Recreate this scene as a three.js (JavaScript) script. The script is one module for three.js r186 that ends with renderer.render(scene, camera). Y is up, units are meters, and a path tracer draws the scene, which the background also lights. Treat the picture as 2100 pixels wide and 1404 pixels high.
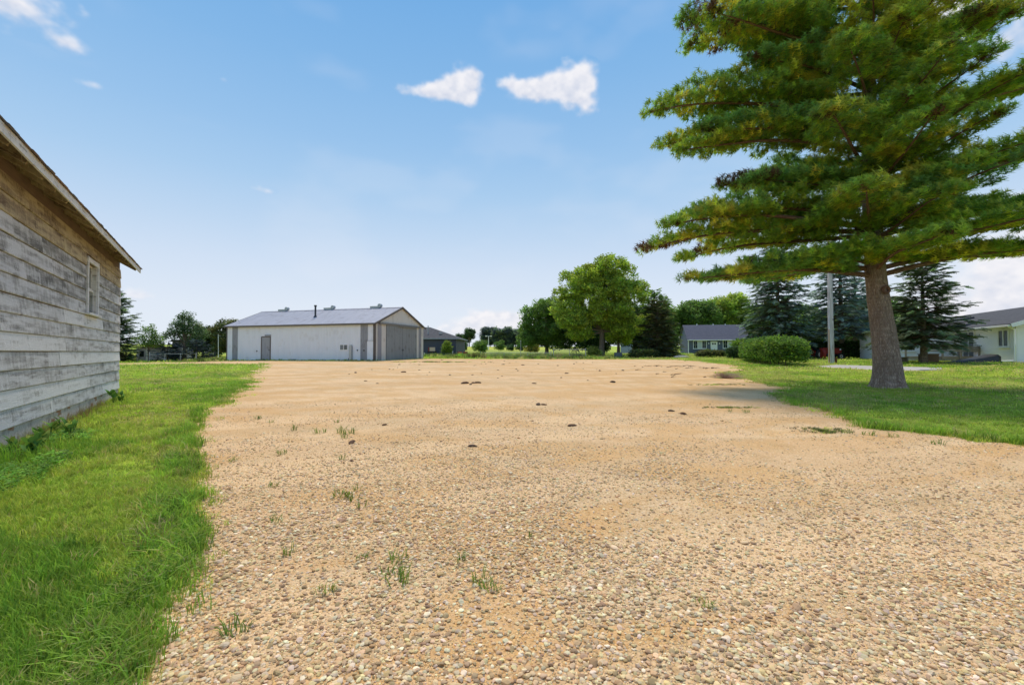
import * as THREE from 'three';
import { mergeGeometries } from 'three/addons/utils/BufferGeometryUtils.js';

// ---------------------------------------------------------------- camera, sky, sun, exposure
const scene = new THREE.Scene();
const camera = new THREE.PerspectiveCamera(73.49, 1024 / 684, 0.05, 4000);
camera.position.set(0, 1.4, 0);
camera.rotation.x = Math.atan(20 / 940);
const renderer = new THREE.WebGLRenderer({ antialias: true });
renderer.setSize(1024, 684);
renderer.toneMapping = THREE.LinearToneMapping;
renderer.toneMappingExposure = 1.28;
renderer.shadowMap.enabled = true;

const SUN_EL = 1.17, SUN_DIR = new THREE.Vector3(-0.2 * Math.cos(SUN_EL), Math.sin(SUN_EL), -0.98 * Math.cos(SUN_EL)).normalize();
const sun = new THREE.DirectionalLight(0xfff0d8, 2.65);
sun.name = 'sun';
sun.position.copy(SUN_DIR).multiplyScalar(120);
sun.castShadow = true;
sun.shadow.radius = 32;
Object.assign(sun.shadow.camera, { left: -70, right: 70, top: 70, bottom: -70, near: 1, far: 320 });
sun.shadow.mapSize.set(4096, 4096);
sun.target.position.set(0, 0, -25);
sun.position.add(sun.target.position);
scene.add(sun, sun.target);

// ---------------------------------------------------------------- numbers and noise
function rng(seed) { let a = seed >>> 0; return () => { a = (a + 0x6d2b79f5) >>> 0; let t = a; t = Math.imul(t ^ (t >>> 15), t | 1); t ^= t + Math.imul(t ^ (t >>> 7), t | 61); return ((t ^ (t >>> 14)) >>> 0) / 4294967296; }; }
const clamp = (x, a = 0, b = 1) => Math.min(b, Math.max(a, x));
const ss = (a, b, x) => { const t = clamp((x - a) / (b - a)); return t * t * (3 - 2 * t); };
const mix = (a, b, t) => a + (b - a) * t;
const mix3 = (a, b, t) => [mix(a[0], b[0], t), mix(a[1], b[1], t), mix(a[2], b[2], t)];
function h2(x, y) { let n = Math.imul(x, 374761393) + Math.imul(y, 668265263) | 0; n = Math.imul(n ^ (n >>> 13), 1274126177); return ((n ^ (n >>> 16)) >>> 0) / 4294967296; }
function vn(x, y, wx = 0, wy = 0) {   // value noise, optionally wrapping
  let ix = Math.floor(x), iy = Math.floor(y); const fx = x - ix, fy = y - iy, u = fx * fx * (3 - 2 * fx), v = fy * fy * (3 - 2 * fy);
  let jx = ix + 1, jy = iy + 1;
  if (wx) { ix = ((ix % wx) + wx) % wx; jx = ((jx % wx) + wx) % wx; }
  if (wy) { iy = ((iy % wy) + wy) % wy; jy = ((jy % wy) + wy) % wy; }
  return mix(mix(h2(ix, iy), h2(jx, iy), u), mix(h2(ix, jy), h2(jx, jy), u), v);
}
function fbm(x, y, o = 4, wx = 0, wy = 0) { let s = 0, a = 0.5, t = 0; for (let i = 0; i < o; i++) { s += a * vn(x + i * 17 * (wx ? 0 : 1), y + i * 31 * (wy ? 0 : 1), wx, wy); t += a; a *= 0.5; x *= 2; y *= 2; wx *= 2; wy *= 2; } return s / t; }
const DEG = Math.PI / 180;

// ---------------------------------------------------------------- the sky
{
  const W = 4096, H = 2048, data = new Float32Array(W * H * 4);
  const lin = (c) => c.map((v) => Math.pow((v / 255 + 0.055) / 1.055, 2.4) / 1.26);
  // sRGB colours of the clear sky by elevation in degrees
  const stops = [[-90, [190, 190, 180]], [-4, [205, 212, 214]], [0, [229, 236, 245]], [5, [222, 232, 245]], [10, [207, 223, 243]], [14, [190, 214, 240]], [19, [168, 203, 237]], [24, [151, 193, 234]], [31, [132, 182, 230]], [38, [117, 173, 227]], [55, [96, 152, 213]], [90, [78, 134, 202]]].map(([e, c]) => [e, lin(c)]);
  const grad = (e) => { for (let i = 1; i < stops.length; i++) if (e <= stops[i][0]) { const [a, ca] = stops[i - 1], [b, cb] = stops[i]; return mix3(ca, cb, (e - a) / (b - a)); } return stops[stops.length - 1][1]; };
  // clouds: [azimuth (0 = -z, + to +x), elevation, half width, half height, strength]
  const puffs = [];
  const cloud = (list) => puffs.push(...list);
  cloud([[-5.8, 30.5, 1.9, 1.5, 1.4], [-7.6, 29.9, 2.2, 1.1, 1.25], [-9.8, 29.7, 2.1, 0.75, 1.15], [-12.2, 29.4, 2.2, 0.55, 0.95], [-5.3, 28.7, 0.9, 0.9, 0.8], [-4.7, 31.4, 1.1, 0.8, 0.9]]);
  cloud([[-0.3, 30.7, 1.5, 0.65, 1.1], [1.9, 30.0, 2.4, 1.0, 1.2], [4.4, 30.1, 2.6, 1.35, 1.35], [7.2, 30.3, 2.4, 1.7, 1.4], [8.8, 29.2, 2.0, 1.6, 1.15], [9.2, 30.9, 1.5, 1.3, 1.2], [9.8, 27.9, 1.1, 0.9, 0.7]]);
  cloud([[-48.2, 27.6, 3.6, 1.6, 1.15], [-44.4, 26.0, 1.2, 0.7, 0.8], [-52, 29, 4, 2.2, 1.0]]);
  cloud([[-3.0, 3.6, 4.2, 1.3, 1.15], [-1.2, 4.5, 2.6, 1.0, 1.2], [-7.2, 2.6, 3.2, 0.9, 1.0], [1.2, 3.0, 3.4, 1.4, 1.1], [-8.6, 4.0, 1.4, 0.5, 0.5]]);
  cloud([[47, 5, 8, 3.2, 1.25], [52, 8.5, 6, 2.6, 1.25], [43, 3, 5, 1.7, 1.1], [57, 6, 8, 3.4, 1.2], [50, 12, 4, 1.4, 0.9]]);
  cloud([[43, 27.5, 4, 2.4, 1.1], [47.5, 29.5, 5, 2.6, 1.15], [40, 30.5, 2.4, 1.5, 0.9], [50, 25, 4, 1.8, 1.0], [37, 33, 3, 2, 0.8], [26, 28.5, 1.0, 0.6, 0.45]]);
  cloud([[-39.6, 5.6, 1.1, 0.5, 0.62], [-28.5, 17.4, 0.9, 0.28, 0.55], [-42.8, 23.4, 0.9, 0.25, 0.6], [-32.4, 26.9, 0.6, 0.22, 0.5]]);
  const r = rng(11);
  for (let k = 0; k < 26; k++) {   // the same fair-weather clouds all the way round
    const az = 75 + r() * 215, el = 4 + 40 * r() * r();
    for (let j = 0; j < 4; j++) puffs.push([az + (r() - 0.5) * 9, el + (r() - 0.5) * 2, 2 + 4 * r(), 0.8 + 1.6 * r(), 0.8 + 0.4 * r()]);
  }
  const lit = lin([246, 244, 247]), low = lin([208, 214, 230]);
  for (let row = 0; row < H; row++) {
    const el = ((row + 0.5) / H - 0.5) * 180, base = grad(el);
    for (let col = 0; col < W; col++) {
      let az = ((col + 0.5) / W - 0.5) * 360 + 90; if (az > 180) az -= 360; if (az > 180) az -= 360;
      let c = base, d = 0;
      if (el > -1 && el < 52) {
        let top = 0;
        for (const p of puffs) {
          let da = az - p[0]; if (da > 180) da -= 360; if (da < -180) da += 360;
          const ux = da / (p[2] * 1.7), uy = (el - p[1]) / (p[3] * 1.7);
          if (ux > 1 || ux < -1 || uy > 1 || uy < -1) continue;
          const q = 1 - ux * ux - uy * uy; if (q > 0) { const w = p[4] * q * q; d += w; top += w * uy; }
        }
        if (d > 0.02) {
          const n = fbm(az * 0.6, el * 1.0, 5), n2 = fbm(az * 1.1 + 40, el * 1.5 + 9, 4);
          const t = clamp(top / d + 0.55), a = ss(0.12, 1.35, d * 0.88 + (n - 0.5) * 1.25 + (n2 - 0.5) * 0.5);
          const cc = mix3(low, lit, clamp(0.3 + 0.6 * t + (n2 - 0.5) * 1.2));
          c = mix3(base, cc, a * 0.94);
        } else if (el > 0) { const n = fbm(az * 0.09 + 7, el * 0.2 + 3, 4); c = mix3(base, lit, 0.10 * ss(0.5, 0.8, n)); }
      }
      const i = (row * W + col) * 4; data[i] = c[0]; data[i + 1] = c[1]; data[i + 2] = c[2]; data[i + 3] = 1;
    }
  }
  const t = new THREE.DataTexture(data, W, H, THREE.RGBAFormat, THREE.FloatType);
  t.mapping = THREE.EquirectangularReflectionMapping; t.magFilter = t.minFilter = THREE.LinearFilter; t.wrapS = THREE.RepeatWrapping; t.needsUpdate = true;
  scene.background = t; scene.environment = t;
}

// ---------------------------------------------------------------- helpers
const names = new Map();
function numbered(n) { const k = names.get(n) ?? 0; names.set(n, k + 1); return k ? n + '_' + String(k).padStart(3, '0') : n; }
function tag(o, label, category, group, kind) { o.userData = { label, category }; if (group) o.userData.group = group; if (kind) { o.userData.kind = kind; } return o; }
function thing(name, label, category, x, y, z, turn = 0, group) { const o = new THREE.Group(); o.name = numbered(name); o.position.set(x, y, z); o.rotation.y = turn; tag(o, label, category, group); scene.add(o); return o; }
function part(name, geo, mat, parent) { const m = new THREE.Mesh(geo, mat); m.name = name; m.castShadow = m.receiveShadow = true; parent.add(m); return m; }
function solo(name, label, category, geo, mat, group, kind) { const m = new THREE.Mesh(geo, mat); m.name = numbered(name); m.castShadow = m.receiveShadow = true; tag(m, label, category, group, kind); scene.add(m); return m; }
const merge = (list) => mergeGeometries(list.map((g) => { const q = g.index ? g.toNonIndexed() : g; for (const k of Object.keys(q.attributes)) if (!['position', 'normal', 'uv'].includes(k)) q.deleteAttribute(k); return q; }));
function box(w, h, d, x = 0, y = 0, z = 0, uo = 0, vo = 0) {   // uv in metres
  const g = new THREE.BoxGeometry(w, h, d), uv = g.attributes.uv, s = [[d, h], [d, h], [w, d], [w, d], [w, h], [w, h]];
  for (let i = 0; i < 24; i++) { const q = s[i >> 2]; uv.setXY(i, uv.getX(i) * q[0] + uo, uv.getY(i) * q[1] + vo); }
  return g.translate(x, y, z);
}
function geo(pos, idx, uv, col) { const g = new THREE.BufferGeometry(); g.setAttribute('position', new THREE.Float32BufferAttribute(pos, 3)); if (uv) g.setAttribute('uv', new THREE.Float32BufferAttribute(uv, 2)); if (col) g.setAttribute('color', new THREE.Float32BufferAttribute(col, 3)); if (idx) g.setIndex(idx); g.computeVertexNormals(); return g; }
// a tube that tapers along its points: radii[i], with uv in metres and optional lumps
function limb(pts, radii, seg = 8, lump = null) {
  const n = pts.length, pos = [], uv = [], idx = []; let len = 0; const side = new THREE.Vector3(), up = new THREE.Vector3(), t = new THREE.Vector3(); let ref = null;
  for (let i = 0; i < n; i++) {
    t.copy(pts[Math.min(n - 1, i + 1)]).sub(pts[Math.max(0, i - 1)]).normalize();
    if (!ref) ref = Math.abs(t.y) > 0.9 ? new THREE.Vector3(1, 0, 0) : new THREE.Vector3(0, 1, 0);
    side.crossVectors(t, ref).normalize(); up.crossVectors(side, t).normalize(); ref = up.clone();
    if (i) len += pts[i].distanceTo(pts[i - 1]);
    for (let j = 0; j <= seg; j++) {
      const a = (j % seg) / seg * Math.PI * 2, rr = radii[i] * (lump ? lump(a, len) : 1);
      pos.push(pts[i].x + (side.x * Math.cos(a) + up.x * Math.sin(a)) * rr, pts[i].y + (side.y * Math.cos(a) + up.y * Math.sin(a)) * rr, pts[i].z + (side.z * Math.cos(a) + up.z * Math.sin(a)) * rr);
      uv.push(j / seg * Math.max(0.25, radii[0] * 6.28), len);
    }
  }
  for (let i = 0; i < n - 1; i++) for (let j = 0; j < seg; j++) { const a = i * (seg + 1) + j, b = a + seg + 1; idx.push(a, b, a + 1, a + 1, b, b + 1); }
  const c0 = pos.length / 3; pos.push(pts[n - 1].x, pts[n - 1].y, pts[n - 1].z); uv.push(0, len);
  for (let j = 0; j < seg; j++) idx.push((n - 1) * (seg + 1) + j, c0, (n - 1) * (seg + 1) + j + 1);
  return geo(pos, idx, uv);
}
const V = (x, y, z) => new THREE.Vector3(x, y, z);
const rod = (a, b, r, seg = 6, r2 = r) => limb([a, b], [r, r2], seg);
function tex(w, h, rep, fn, srgb = true) {   // fn(u, v, x, y) -> [r, g, b] in 0..1 (sRGB) ; rep = metres [u, v] the tile spans
  const d = new Uint8Array(w * h * 4);
  for (let y = 0; y < h; y++) for (let x = 0; x < w; x++) { const c = fn(x / w, y / h, x, y), i = (y * w + x) * 4; d[i] = clamp(c[0]) * 255; d[i + 1] = clamp(c[1]) * 255; d[i + 2] = clamp(c[2]) * 255; d[i + 3] = 255; }
  const t = new THREE.DataTexture(d, w, h); t.wrapS = t.wrapT = THREE.RepeatWrapping; t.magFilter = t.minFilter = THREE.LinearFilter; t.repeat.set(1 / rep[0], 1 / rep[1]); if (srgb) t.colorSpace = THREE.SRGBColorSpace; t.needsUpdate = true; return t;
}
const M = (color, roughness = 0.8, o = {}) => new THREE.MeshStandardMaterial({ color, roughness, ...o });
const G3 = (v) => [v, v, v];
const R = (r, g, b) => [r / 255, g / 255, b / 255];
const leafMat = (through = 0.3) => new THREE.MeshPhysicalMaterial({ color: 0xffffff, roughness: 0.85, transmission: through, thickness: 0, side: THREE.DoubleSide, specularIntensity: 0.25 });
function instances(name, g, mat, list, parent, label, category) {   // list of {p, q, s, c}; loose matter nobody could count
  const m = new THREE.InstancedMesh(g, mat, list.length), M4 = new THREE.Matrix4();
  list.forEach((e, i) => { m.setMatrixAt(i, M4.compose(e.p, e.q, e.s)); m.setColorAt(i, e.c); });
  m.castShadow = m.receiveShadow = true; m.userData.kind = 'stuff';
  if (label) { m.name = numbered(name); m.userData.label = label; m.userData.category = category; } else m.name = name;
  parent.add(m); return m;
}

// ---------------------------------------------------------------- lie of the land (d = metres ahead of the camera, z = -d)
function wallDist(x, d) { return 0.842 * x + 0.539 * d + 2.5; }
function ground(x, z) {
  const d = -z;
  let y = 0.0135 * clamp(d, 0, 95);
  y += 0.28 * Math.exp(-(((x - 32) / 14) ** 2) - ((d - 29) / 14) ** 2);
  y += 0.10 * Math.exp(-(((x + 10) / 12) ** 2) - ((d - 42) / 9) ** 2);
  y -= 0.25 * ss(20, 45, -x);
  y -= 0.09 * Math.exp(-((Math.max(0, wallDist(x, d)) / 1.3) ** 2)) * ss(26, 14, d) * ss(-4, 3, d);
  y += ss(105, 300, Math.hypot(x * 0.8, d)) * (4.2 + 2.2 * (vn(x * 0.006 + 5, d * 0.006) - 0.5));
  return y;
}
const LOT = [[-1.3, -8], [-1.5, 0], [-1.68, 1.89], [-1.82, 2.22], [-1.96, 2.61], [-2.2, 3.11], [-2.72, 3.83], [-3.04, 4.32], [-3.71, 5.39], [-4.78, 6.78], [-6.16, 9.22], [-7.98, 12.96], [-10.15, 17.38], [-13.44, 23.65], [-16.0, 28.8], [-18.6, 33.4], [-23.4, 34.9], [-27.7, 36.2], [-42, 37.5], [-42, 42.0], [-31.3, 41.6], [-25.75, 43.3], [-12.4, 39.3], [-11.2, 41.2], [-9.1, 47.9], [-7.3, 47.2], [2.5, 47.7], [12.6, 47.4], [17.2, 46], [16.7, 40.3], [15.0, 29.5], [10.9, 23.3], [9.5, 19.9], [9.4, 17.3], [9.0, 14.5], [7.3, 12.5], [6.5, 9.4], [6.25, 8], [6.7, 7.4], [7.3, 6.5], [9, 5.6], [22, 3], [22, -8]];
function lotDist(x, z) {   // below 0 inside the gravel
  const d = -z; let best = 1e9, inside = false;
  for (let i = 0, j = LOT.length - 1; i < LOT.length; j = i++) {
    const [ax, ay] = LOT[i], [bx, by] = LOT[j], ex = bx - ax, ey = by - ay, t = clamp(((x - ax) * ex + (d - ay) * ey) / (ex * ex + ey * ey)), qx = x - ax - ex * t, qy = d - ay - ey * t, q = qx * qx + qy * qy;
    if (q < best) best = q;
    if ((ay > d) !== (by > d) && x < (bx - ax) * (d - ay) / (by - ay) + ax) inside = !inside;
  }
  const s = Math.sqrt(best) * (inside ? -1 : 1), far = ss(4, 20, Math.hypot(x, d));
  return s + (fbm(x * 0.9 + 3, d * 0.9, 3) - 0.5) * mix(0.24, 1.5, far) + (vn(x * 5, d * 5 + 9) - 0.5) * mix(0.16, 0.3, far);
}
// ---------------------------------------------------------------- surfaces
// pebbles: one cell per stone, colour and dome height from the same cells
function stoneField(N, seed) {
  const r = rng(seed), cells = [];
  for (let i = 0; i < N * N; i++) cells.push([r(), r(), r(), r(), 0.55 + 0.75 * r()]);
  return (u, v) => {
    const x = u * N, y = v * N, ix = Math.floor(x), iy = Math.floor(y); let b = 9, b2 = 9, id = null;
    for (let dy = -1; dy <= 1; dy++) for (let dx = -1; dx <= 1; dx++) {
      const cx = ((ix + dx) % N + N) % N, cy = ((iy + dy) % N + N) % N, c = cells[cy * N + cx], px = ix + dx + c[0] - x, py = iy + dy + c[1] - y, q = Math.sqrt(px * px + py * py) / c[4];
      if (q < b) { b2 = b; b = q; id = c; } else if (q < b2) b2 = q;
    }
    return [b, b2, id];
  };
}
const GT = 1536, gf = stoneField(150, 5), gcache = new Float32Array(GT * GT * 4);
const STONES = [R(226, 198, 152), R(214, 182, 134), R(218, 184, 136), R(202, 168, 122), R(208, 184, 148), R(192, 154, 104), R(230, 206, 166), R(212, 174, 122), R(218, 186, 132)];
for (let y = 0; y < GT; y++) for (let x = 0; x < GT; x++) {
  const [b, b2, id] = gf(x / GT, y / GT), on = ss(0.0, 0.16, b2 - b) * ss(0.75, 0.5, b) * (id[3] > 0.42 ? 1 : 0), i = (y * GT + x) * 4, k = STONES[Math.floor(id[2] * STONES.length)];
  const grit = fbm(x / GT * 240, y / GT * 240, 2, 240, 240), sand = mix3(R(194, 162, 122), R(226, 196, 154), grit), c = mix3(sand, k.map((q) => q * (0.9 + 0.2 * grit)), on);
  gcache[i] = c[0]; gcache[i + 1] = c[1]; gcache[i + 2] = c[2]; gcache[i + 3] = on * (1 - b * b) * 0.8 + grit * 0.2;
}
const gravelMap = tex(GT, GT, [2.2, 2.2], (u, v, x, y) => { const i = (y * GT + x) * 4; return [gcache[i], gcache[i + 1], gcache[i + 2]]; });
const gravelBump = tex(GT, GT, [2.2, 2.2], (u, v, x, y) => G3(gcache[(y * GT + x) * 4 + 3]), false);
const gravelMat = new THREE.MeshStandardMaterial({ map: gravelMap, bumpMap: gravelBump, bumpScale: 0.006, roughness: 0.95, vertexColors: true });

const lawnMap = tex(1024, 1024, [5, 5], (u, v) => {
  const n = fbm(u * 12, v * 12, 4, 12, 12), f = fbm(u * 220, v * 220, 2, 220, 220), s = fbm(u * 90, v * 300, 2, 90, 300);
  let c = mix3(R(156, 176, 68), R(184, 196, 86), n); c = mix3(c, R(196, 190, 110), ss(0.55, 0.8, s) * 0.5); return c.map((k) => k * (0.72 + 0.5 * f));
});
const lawnBump = tex(1024, 1024, [5, 5], (u, v) => G3(fbm(u * 260, v * 260, 3, 260, 260)), false);
const lawnMat = new THREE.MeshStandardMaterial({ map: lawnMap, bumpMap: lawnBump, bumpScale: 0.05, roughness: 1, vertexColors: true });

// old siding: lead-white paint worn back to grey wood, in grain-wise flakes
const peel = (paint, wood, dark, cover, seed) => tex(2048, 1024, [4, 2], (u, v) => {
  const grain = fbm(u * 40 + seed, v * 700, 3, 0, 700), fine = fbm(u * 240, v * 480 + seed, 2, 240, 480), big = fbm(u * 9 + seed, v * 11, 5, 0, 11), str = fbm(u * 70 + seed * 3, v * 9, 3, 0, 9);
  let c = mix3(wood, wood.map((k) => k * 0.66), ss(0.35, 0.75, grain));
  c = mix3(c, dark, ss(0.47, 0.68, big + (grain - 0.5) * 0.5) * 0.8);
  const on = ss(cover - 0.10, cover + 0.12, fbm(u * 7 + 5 + seed, v * 30, 5, 0, 30) * 0.5 + str * 0.22 + grain * 0.32 + fine * 0.06);
  c = mix3(c, paint.map((k) => k * (0.9 + 0.16 * fine)), on * 0.86);
  // short slanting scrapes
  const sx = u * 46 + v * 9, sy = v * 11, ix = Math.floor(sx), iy = Math.floor(sy), hh = h2(ix * 3 + seed, iy * 7), q = Math.abs(sx - ix - 0.3 - 0.4 * h2(ix, iy + 50) + (sy - iy - 0.5) * 0.5), on2 = hh < 0.33 ? ss(0.07, 0.02, q) * ss(0.5, 0.3, Math.abs(sy - iy - 0.5)) : 0;
  return mix3(c, paint.map((k) => Math.min(1, k * 1.12)), on2 * 0.75 * ss(0.3, 0.5, fine + 0.1));
});
const sidingMap = peel(R(216, 214, 217), R(176, 172, 171), R(118, 114, 112), 0.5, 1);
const sidingWornMap = peel(R(206, 204, 205), R(152, 148, 145), R(88, 85, 83), 0.58, 4);
const sidingWhiteMap = peel(R(228, 226, 228), R(190, 186, 185), R(138, 134, 132), 0.42, 8);
const creamMap = peel(R(196, 180, 144), R(150, 130, 104), R(78, 58, 44), 0.52, 2);
const grainBump = tex(1024, 512, [4, 2], (u, v) => G3(fbm(u * 20, v * 350, 3, 20, 350) * 0.6 + fbm(u * 9, v * 20, 4, 9, 20) * 0.4), false);
const sidingMats = [sidingMap, sidingWornMap, sidingWhiteMap].map((map) => new THREE.MeshStandardMaterial({ map, bumpMap: grainBump, bumpScale: 0.006, roughness: 0.9 }));
const creamMat = new THREE.MeshStandardMaterial({ map: creamMap, bumpMap: grainBump, bumpScale: 0.005, roughness: 0.85 });
const brownWoodMap = tex(512, 512, [2, 1], (u, v) => { const g = fbm(u * 10, v * 160, 3, 10, 160), b = fbm(u * 6, v * 6, 3, 6, 6); return mix3(R(138, 116, 92), R(90, 72, 56), g * 0.7 + b * 0.4); });
const brownWood = new THREE.MeshStandardMaterial({ map: brownWoodMap, bumpMap: grainBump, bumpScale: 0.004, roughness: 0.9 });
const fasciaMap = tex(1024, 256, [3, 0.5], (u, v) => { const g = fbm(u * 12, v * 60, 3, 12, 60), b = fbm(u * 30, v * 9, 3, 30, 9); return mix3(R(206, 203, 198), R(150, 142, 132), ss(0.55, 0.8, g * 0.5 + b * 0.5)); });
const fasciaMat = new THREE.MeshStandardMaterial({ map: fasciaMap, roughness: 0.75 });
const shingleWood = [R(104, 84, 68), R(84, 68, 58), R(122, 98, 76), R(92, 86, 82)].map((c) => new THREE.MeshStandardMaterial({ color: new THREE.Color().setRGB(c[0], c[1], c[2], THREE.SRGBColorSpace), bumpMap: grainBump, bumpScale: 0.004, roughness: 0.95 }));
const plasterMap = tex(512, 256, [3, 1.5], (u, v) => {
  const n = fbm(u * 14, v * 7, 5, 14, 7), f = fbm(u * 120, v * 60, 2, 120, 60), rust = ss(0.6, 0.72, fbm(u * 9, v * 10, 4, 9, 10));
  return mix3(mix3(R(196, 186, 178), R(150, 140, 132), ss(0.5, 0.75, n)), R(150, 96, 62), rust * 0.75).map((k) => k * (0.88 + 0.2 * f));
});
const plasterMat = new THREE.MeshStandardMaterial({ map: plasterMap, bumpMap: plasterMap, bumpScale: 0.006, roughness: 0.95 });
const concreteMap = tex(512, 512, [4, 4], (u, v) => { const n = fbm(u * 8, v * 8, 5, 8, 8), f = fbm(u * 150, v * 150, 2, 150, 150); return mix3(R(196, 190, 180), R(168, 162, 152), n).map((k) => k * (0.88 + 0.2 * f)); });
const concreteMat = new THREE.MeshStandardMaterial({ map: concreteMap, roughness: 0.95 });
const sheetMap = (a, b, stain, amount) => tex(512, 512, [4, 4], (u, v) => { const n = fbm(u * 40, v * 3, 4, 40, 3), m = fbm(u * 9, v * 6, 4, 9, 6); return mix3(mix3(a, b, n), stain, ss(0.58, 0.8, m) * amount); });
const whiteSheet = new THREE.MeshStandardMaterial({ map: sheetMap(R(230, 233, 240), R(220, 223, 230), R(200, 198, 196), 0.3), roughness: 0.5 });
const greySheet = new THREE.MeshStandardMaterial({ map: sheetMap(R(160, 162, 168), R(136, 138, 146), R(112, 108, 108), 0.5), roughness: 0.5 });
const doorSheet = new THREE.MeshStandardMaterial({ map: sheetMap(R(154, 160, 162), R(132, 138, 140), R(116, 116, 114), 0.5), roughness: 0.5 });
const gableSheet = new THREE.MeshStandardMaterial({ map: sheetMap(R(214, 212, 206), R(200, 198, 193), R(172, 168, 160), 0.4), roughness: 0.6 });
const roofSheet = new THREE.MeshStandardMaterial({ map: sheetMap(R(186, 186, 194), R(164, 164, 173), R(146, 143, 150), 0.6), roughness: 0.55 });
const brownTrim = M(0x5d5652, 0.6), darkMetal = M(0x3d3f45, 0.5, { metalness: 0.5 }), galv = M(0xa9adb0, 0.45, { metalness: 0.5 }), whitePaint = M(0xe9e9ea, 0.55), greyPaint = M(0x8e9196, 0.6);
const glassDark = new THREE.MeshPhysicalMaterial({ color: 0x2b3338, roughness: 0.06, clearcoat: 1, clearcoatRoughness: 0.03 });
const paneGlass = new THREE.MeshPhysicalMaterial({ color: 0xdfe6e6, roughness: 0.05, transmission: 1, thickness: 0 });
const shingleMap = (a, b, c) => tex(512, 512, [4, 4], (u, v) => { const row = Math.floor(v * 28), k = Math.floor(u * 24 + (row % 3) * 0.37), t = h2((k % 24 + 24) % 24, row), f = fbm(u * 170, v * 170, 2, 170, 170), n = fbm(u * 6, v * 6, 3, 6, 6); return mix3(mix3(a, b, t * 0.7 + n * 0.3), c, ss(0.55, 0.8, n) * 0.4).map((q) => q * (0.78 + 0.4 * f)); });
const roofBlue = new THREE.MeshStandardMaterial({ map: shingleMap(R(92, 94, 108), R(76, 79, 92), R(104, 106, 116)), roughness: 0.95 });
const roofGrey = new THREE.MeshStandardMaterial({ map: shingleMap(R(84, 84, 88), R(66, 66, 70), R(96, 94, 94)), roughness: 0.95 });
const barkTex = (a, b, c) => {
  const f = (u, v) => { const w = (fbm(u * 6, v * 5, 3, 6, 5) - 0.5) * 0.5; const n = vn((u + w * 0.1) * 22, v * 9 + 3 * w, 0, 9), m = fbm((u + w * 0.16) * 34, v * 15, 4, 0, 15); return clamp(Math.abs(m - 0.5) * 3.6 * 0.75 + n * 0.3); };
  return [tex(512, 512, [1.3, 1.6], (u, v) => { const h = f(u, v), g = fbm(u * 90, v * 70, 2, 90, 70); return mix3(mix3(a, b, h), c, ss(0.6, 0.85, g) * 0.5); }), tex(512, 512, [1.3, 1.6], (u, v) => G3(f(u, v)), false)];
};
const [pb, pbb] = barkTex(R(122, 102, 94), R(206, 184, 170), R(178, 162, 154));
const pineBark = new THREE.MeshStandardMaterial({ map: pb, bumpMap: pbb, bumpScale: 0.05, roughness: 0.95 });
const limbBark = new THREE.MeshStandardMaterial({ map: pb, bumpMap: pbb, bumpScale: 0.01, roughness: 0.95, color: 0xb8a498 });
const [gb, gbb] = barkTex(R(84, 74, 64), R(158, 144, 126), R(120, 112, 100));
const greyBark = new THREE.MeshStandardMaterial({ map: gb, bumpMap: gbb, bumpScale: 0.03, roughness: 0.95 });
const poleMap = tex(256, 1024, [1, 4], (u, v) => { const g = fbm(u * 60, v * 6, 3, 60, 6), n = fbm(u * 4, v * 4, 3, 4, 4); return mix3(mix3(R(206, 202, 206), R(158, 152, 152), ss(0.4, 0.75, g)), R(132, 124, 120), ss(0.6, 0.8, n) * 0.4); });
const poleMat = new THREE.MeshStandardMaterial({ map: poleMap, roughness: 0.95 });
const deckWood = M(0x8d857c, 0.9);

// ---------------------------------------------------------------- ground sheets
function polar(r0, r1, nr, na, a0, a1, keep, lift, colour) {   // rings round the middle of the place, finer towards it; keep(x, z) < 0 is kept, cut at 0
  const pts = [], val = [], closed = a1 - a0 > 6.28, W = na + 1;
  for (let i = 0; i <= nr; i++) { const r = r0 * Math.pow(r1 / r0, i / nr); for (let j = 0; j <= na; j++) { const a = a0 + (a1 - a0) * (closed && j === na ? 0 : j / na), x = r * Math.sin(a), z = -r * Math.cos(a); pts.push([x, z]); val.push(keep ? keep(x, z) : -1); } }
  const pos = [], uv = [], col = [], idx = [], made = new Map();
  const put = (x, z) => { pos.push(x, ground(x, z) + lift(x, z), z); uv.push(x, z); const c = colour(x, z); col.push(c[0], c[1], c[2]); return pos.length / 3 - 1; };
  const at = (i) => { if (!made.has(i)) made.set(i, put(pts[i][0], pts[i][1])); return made.get(i); };
  const cut = (i, j) => { const k = i < j ? i + '_' + j : j + '_' + i; if (!made.has(k)) { const t = val[i] / (val[i] - val[j]); made.set(k, put(mix(pts[i][0], pts[j][0], t), mix(pts[i][1], pts[j][1], t))); } return made.get(k); };
  const tri = (a, b, c) => {
    const v = [a, b, c], on = v.filter((k) => val[k] < 0);
    if (on.length === 3) idx.push(at(a), at(b), at(c));
    else if (on.length) { const poly = []; for (let k = 0; k < 3; k++) { const p = v[k], q = v[(k + 1) % 3]; if (val[p] < 0) poly.push(at(p)); if ((val[p] < 0) !== (val[q] < 0)) poly.push(cut(p, q)); } for (let k = 1; k + 1 < poly.length; k++) idx.push(poly[0], poly[k], poly[k + 1]); }
  };
  for (let i = 0; i < nr; i++) for (let j = 0; j < na; j++) { const a = i * W + j, b = a + 1, c = a + W, d = c + 1; tri(a, b, c); tri(b, d, c); }
  return geo(pos, idx, uv, col);
}
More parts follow.
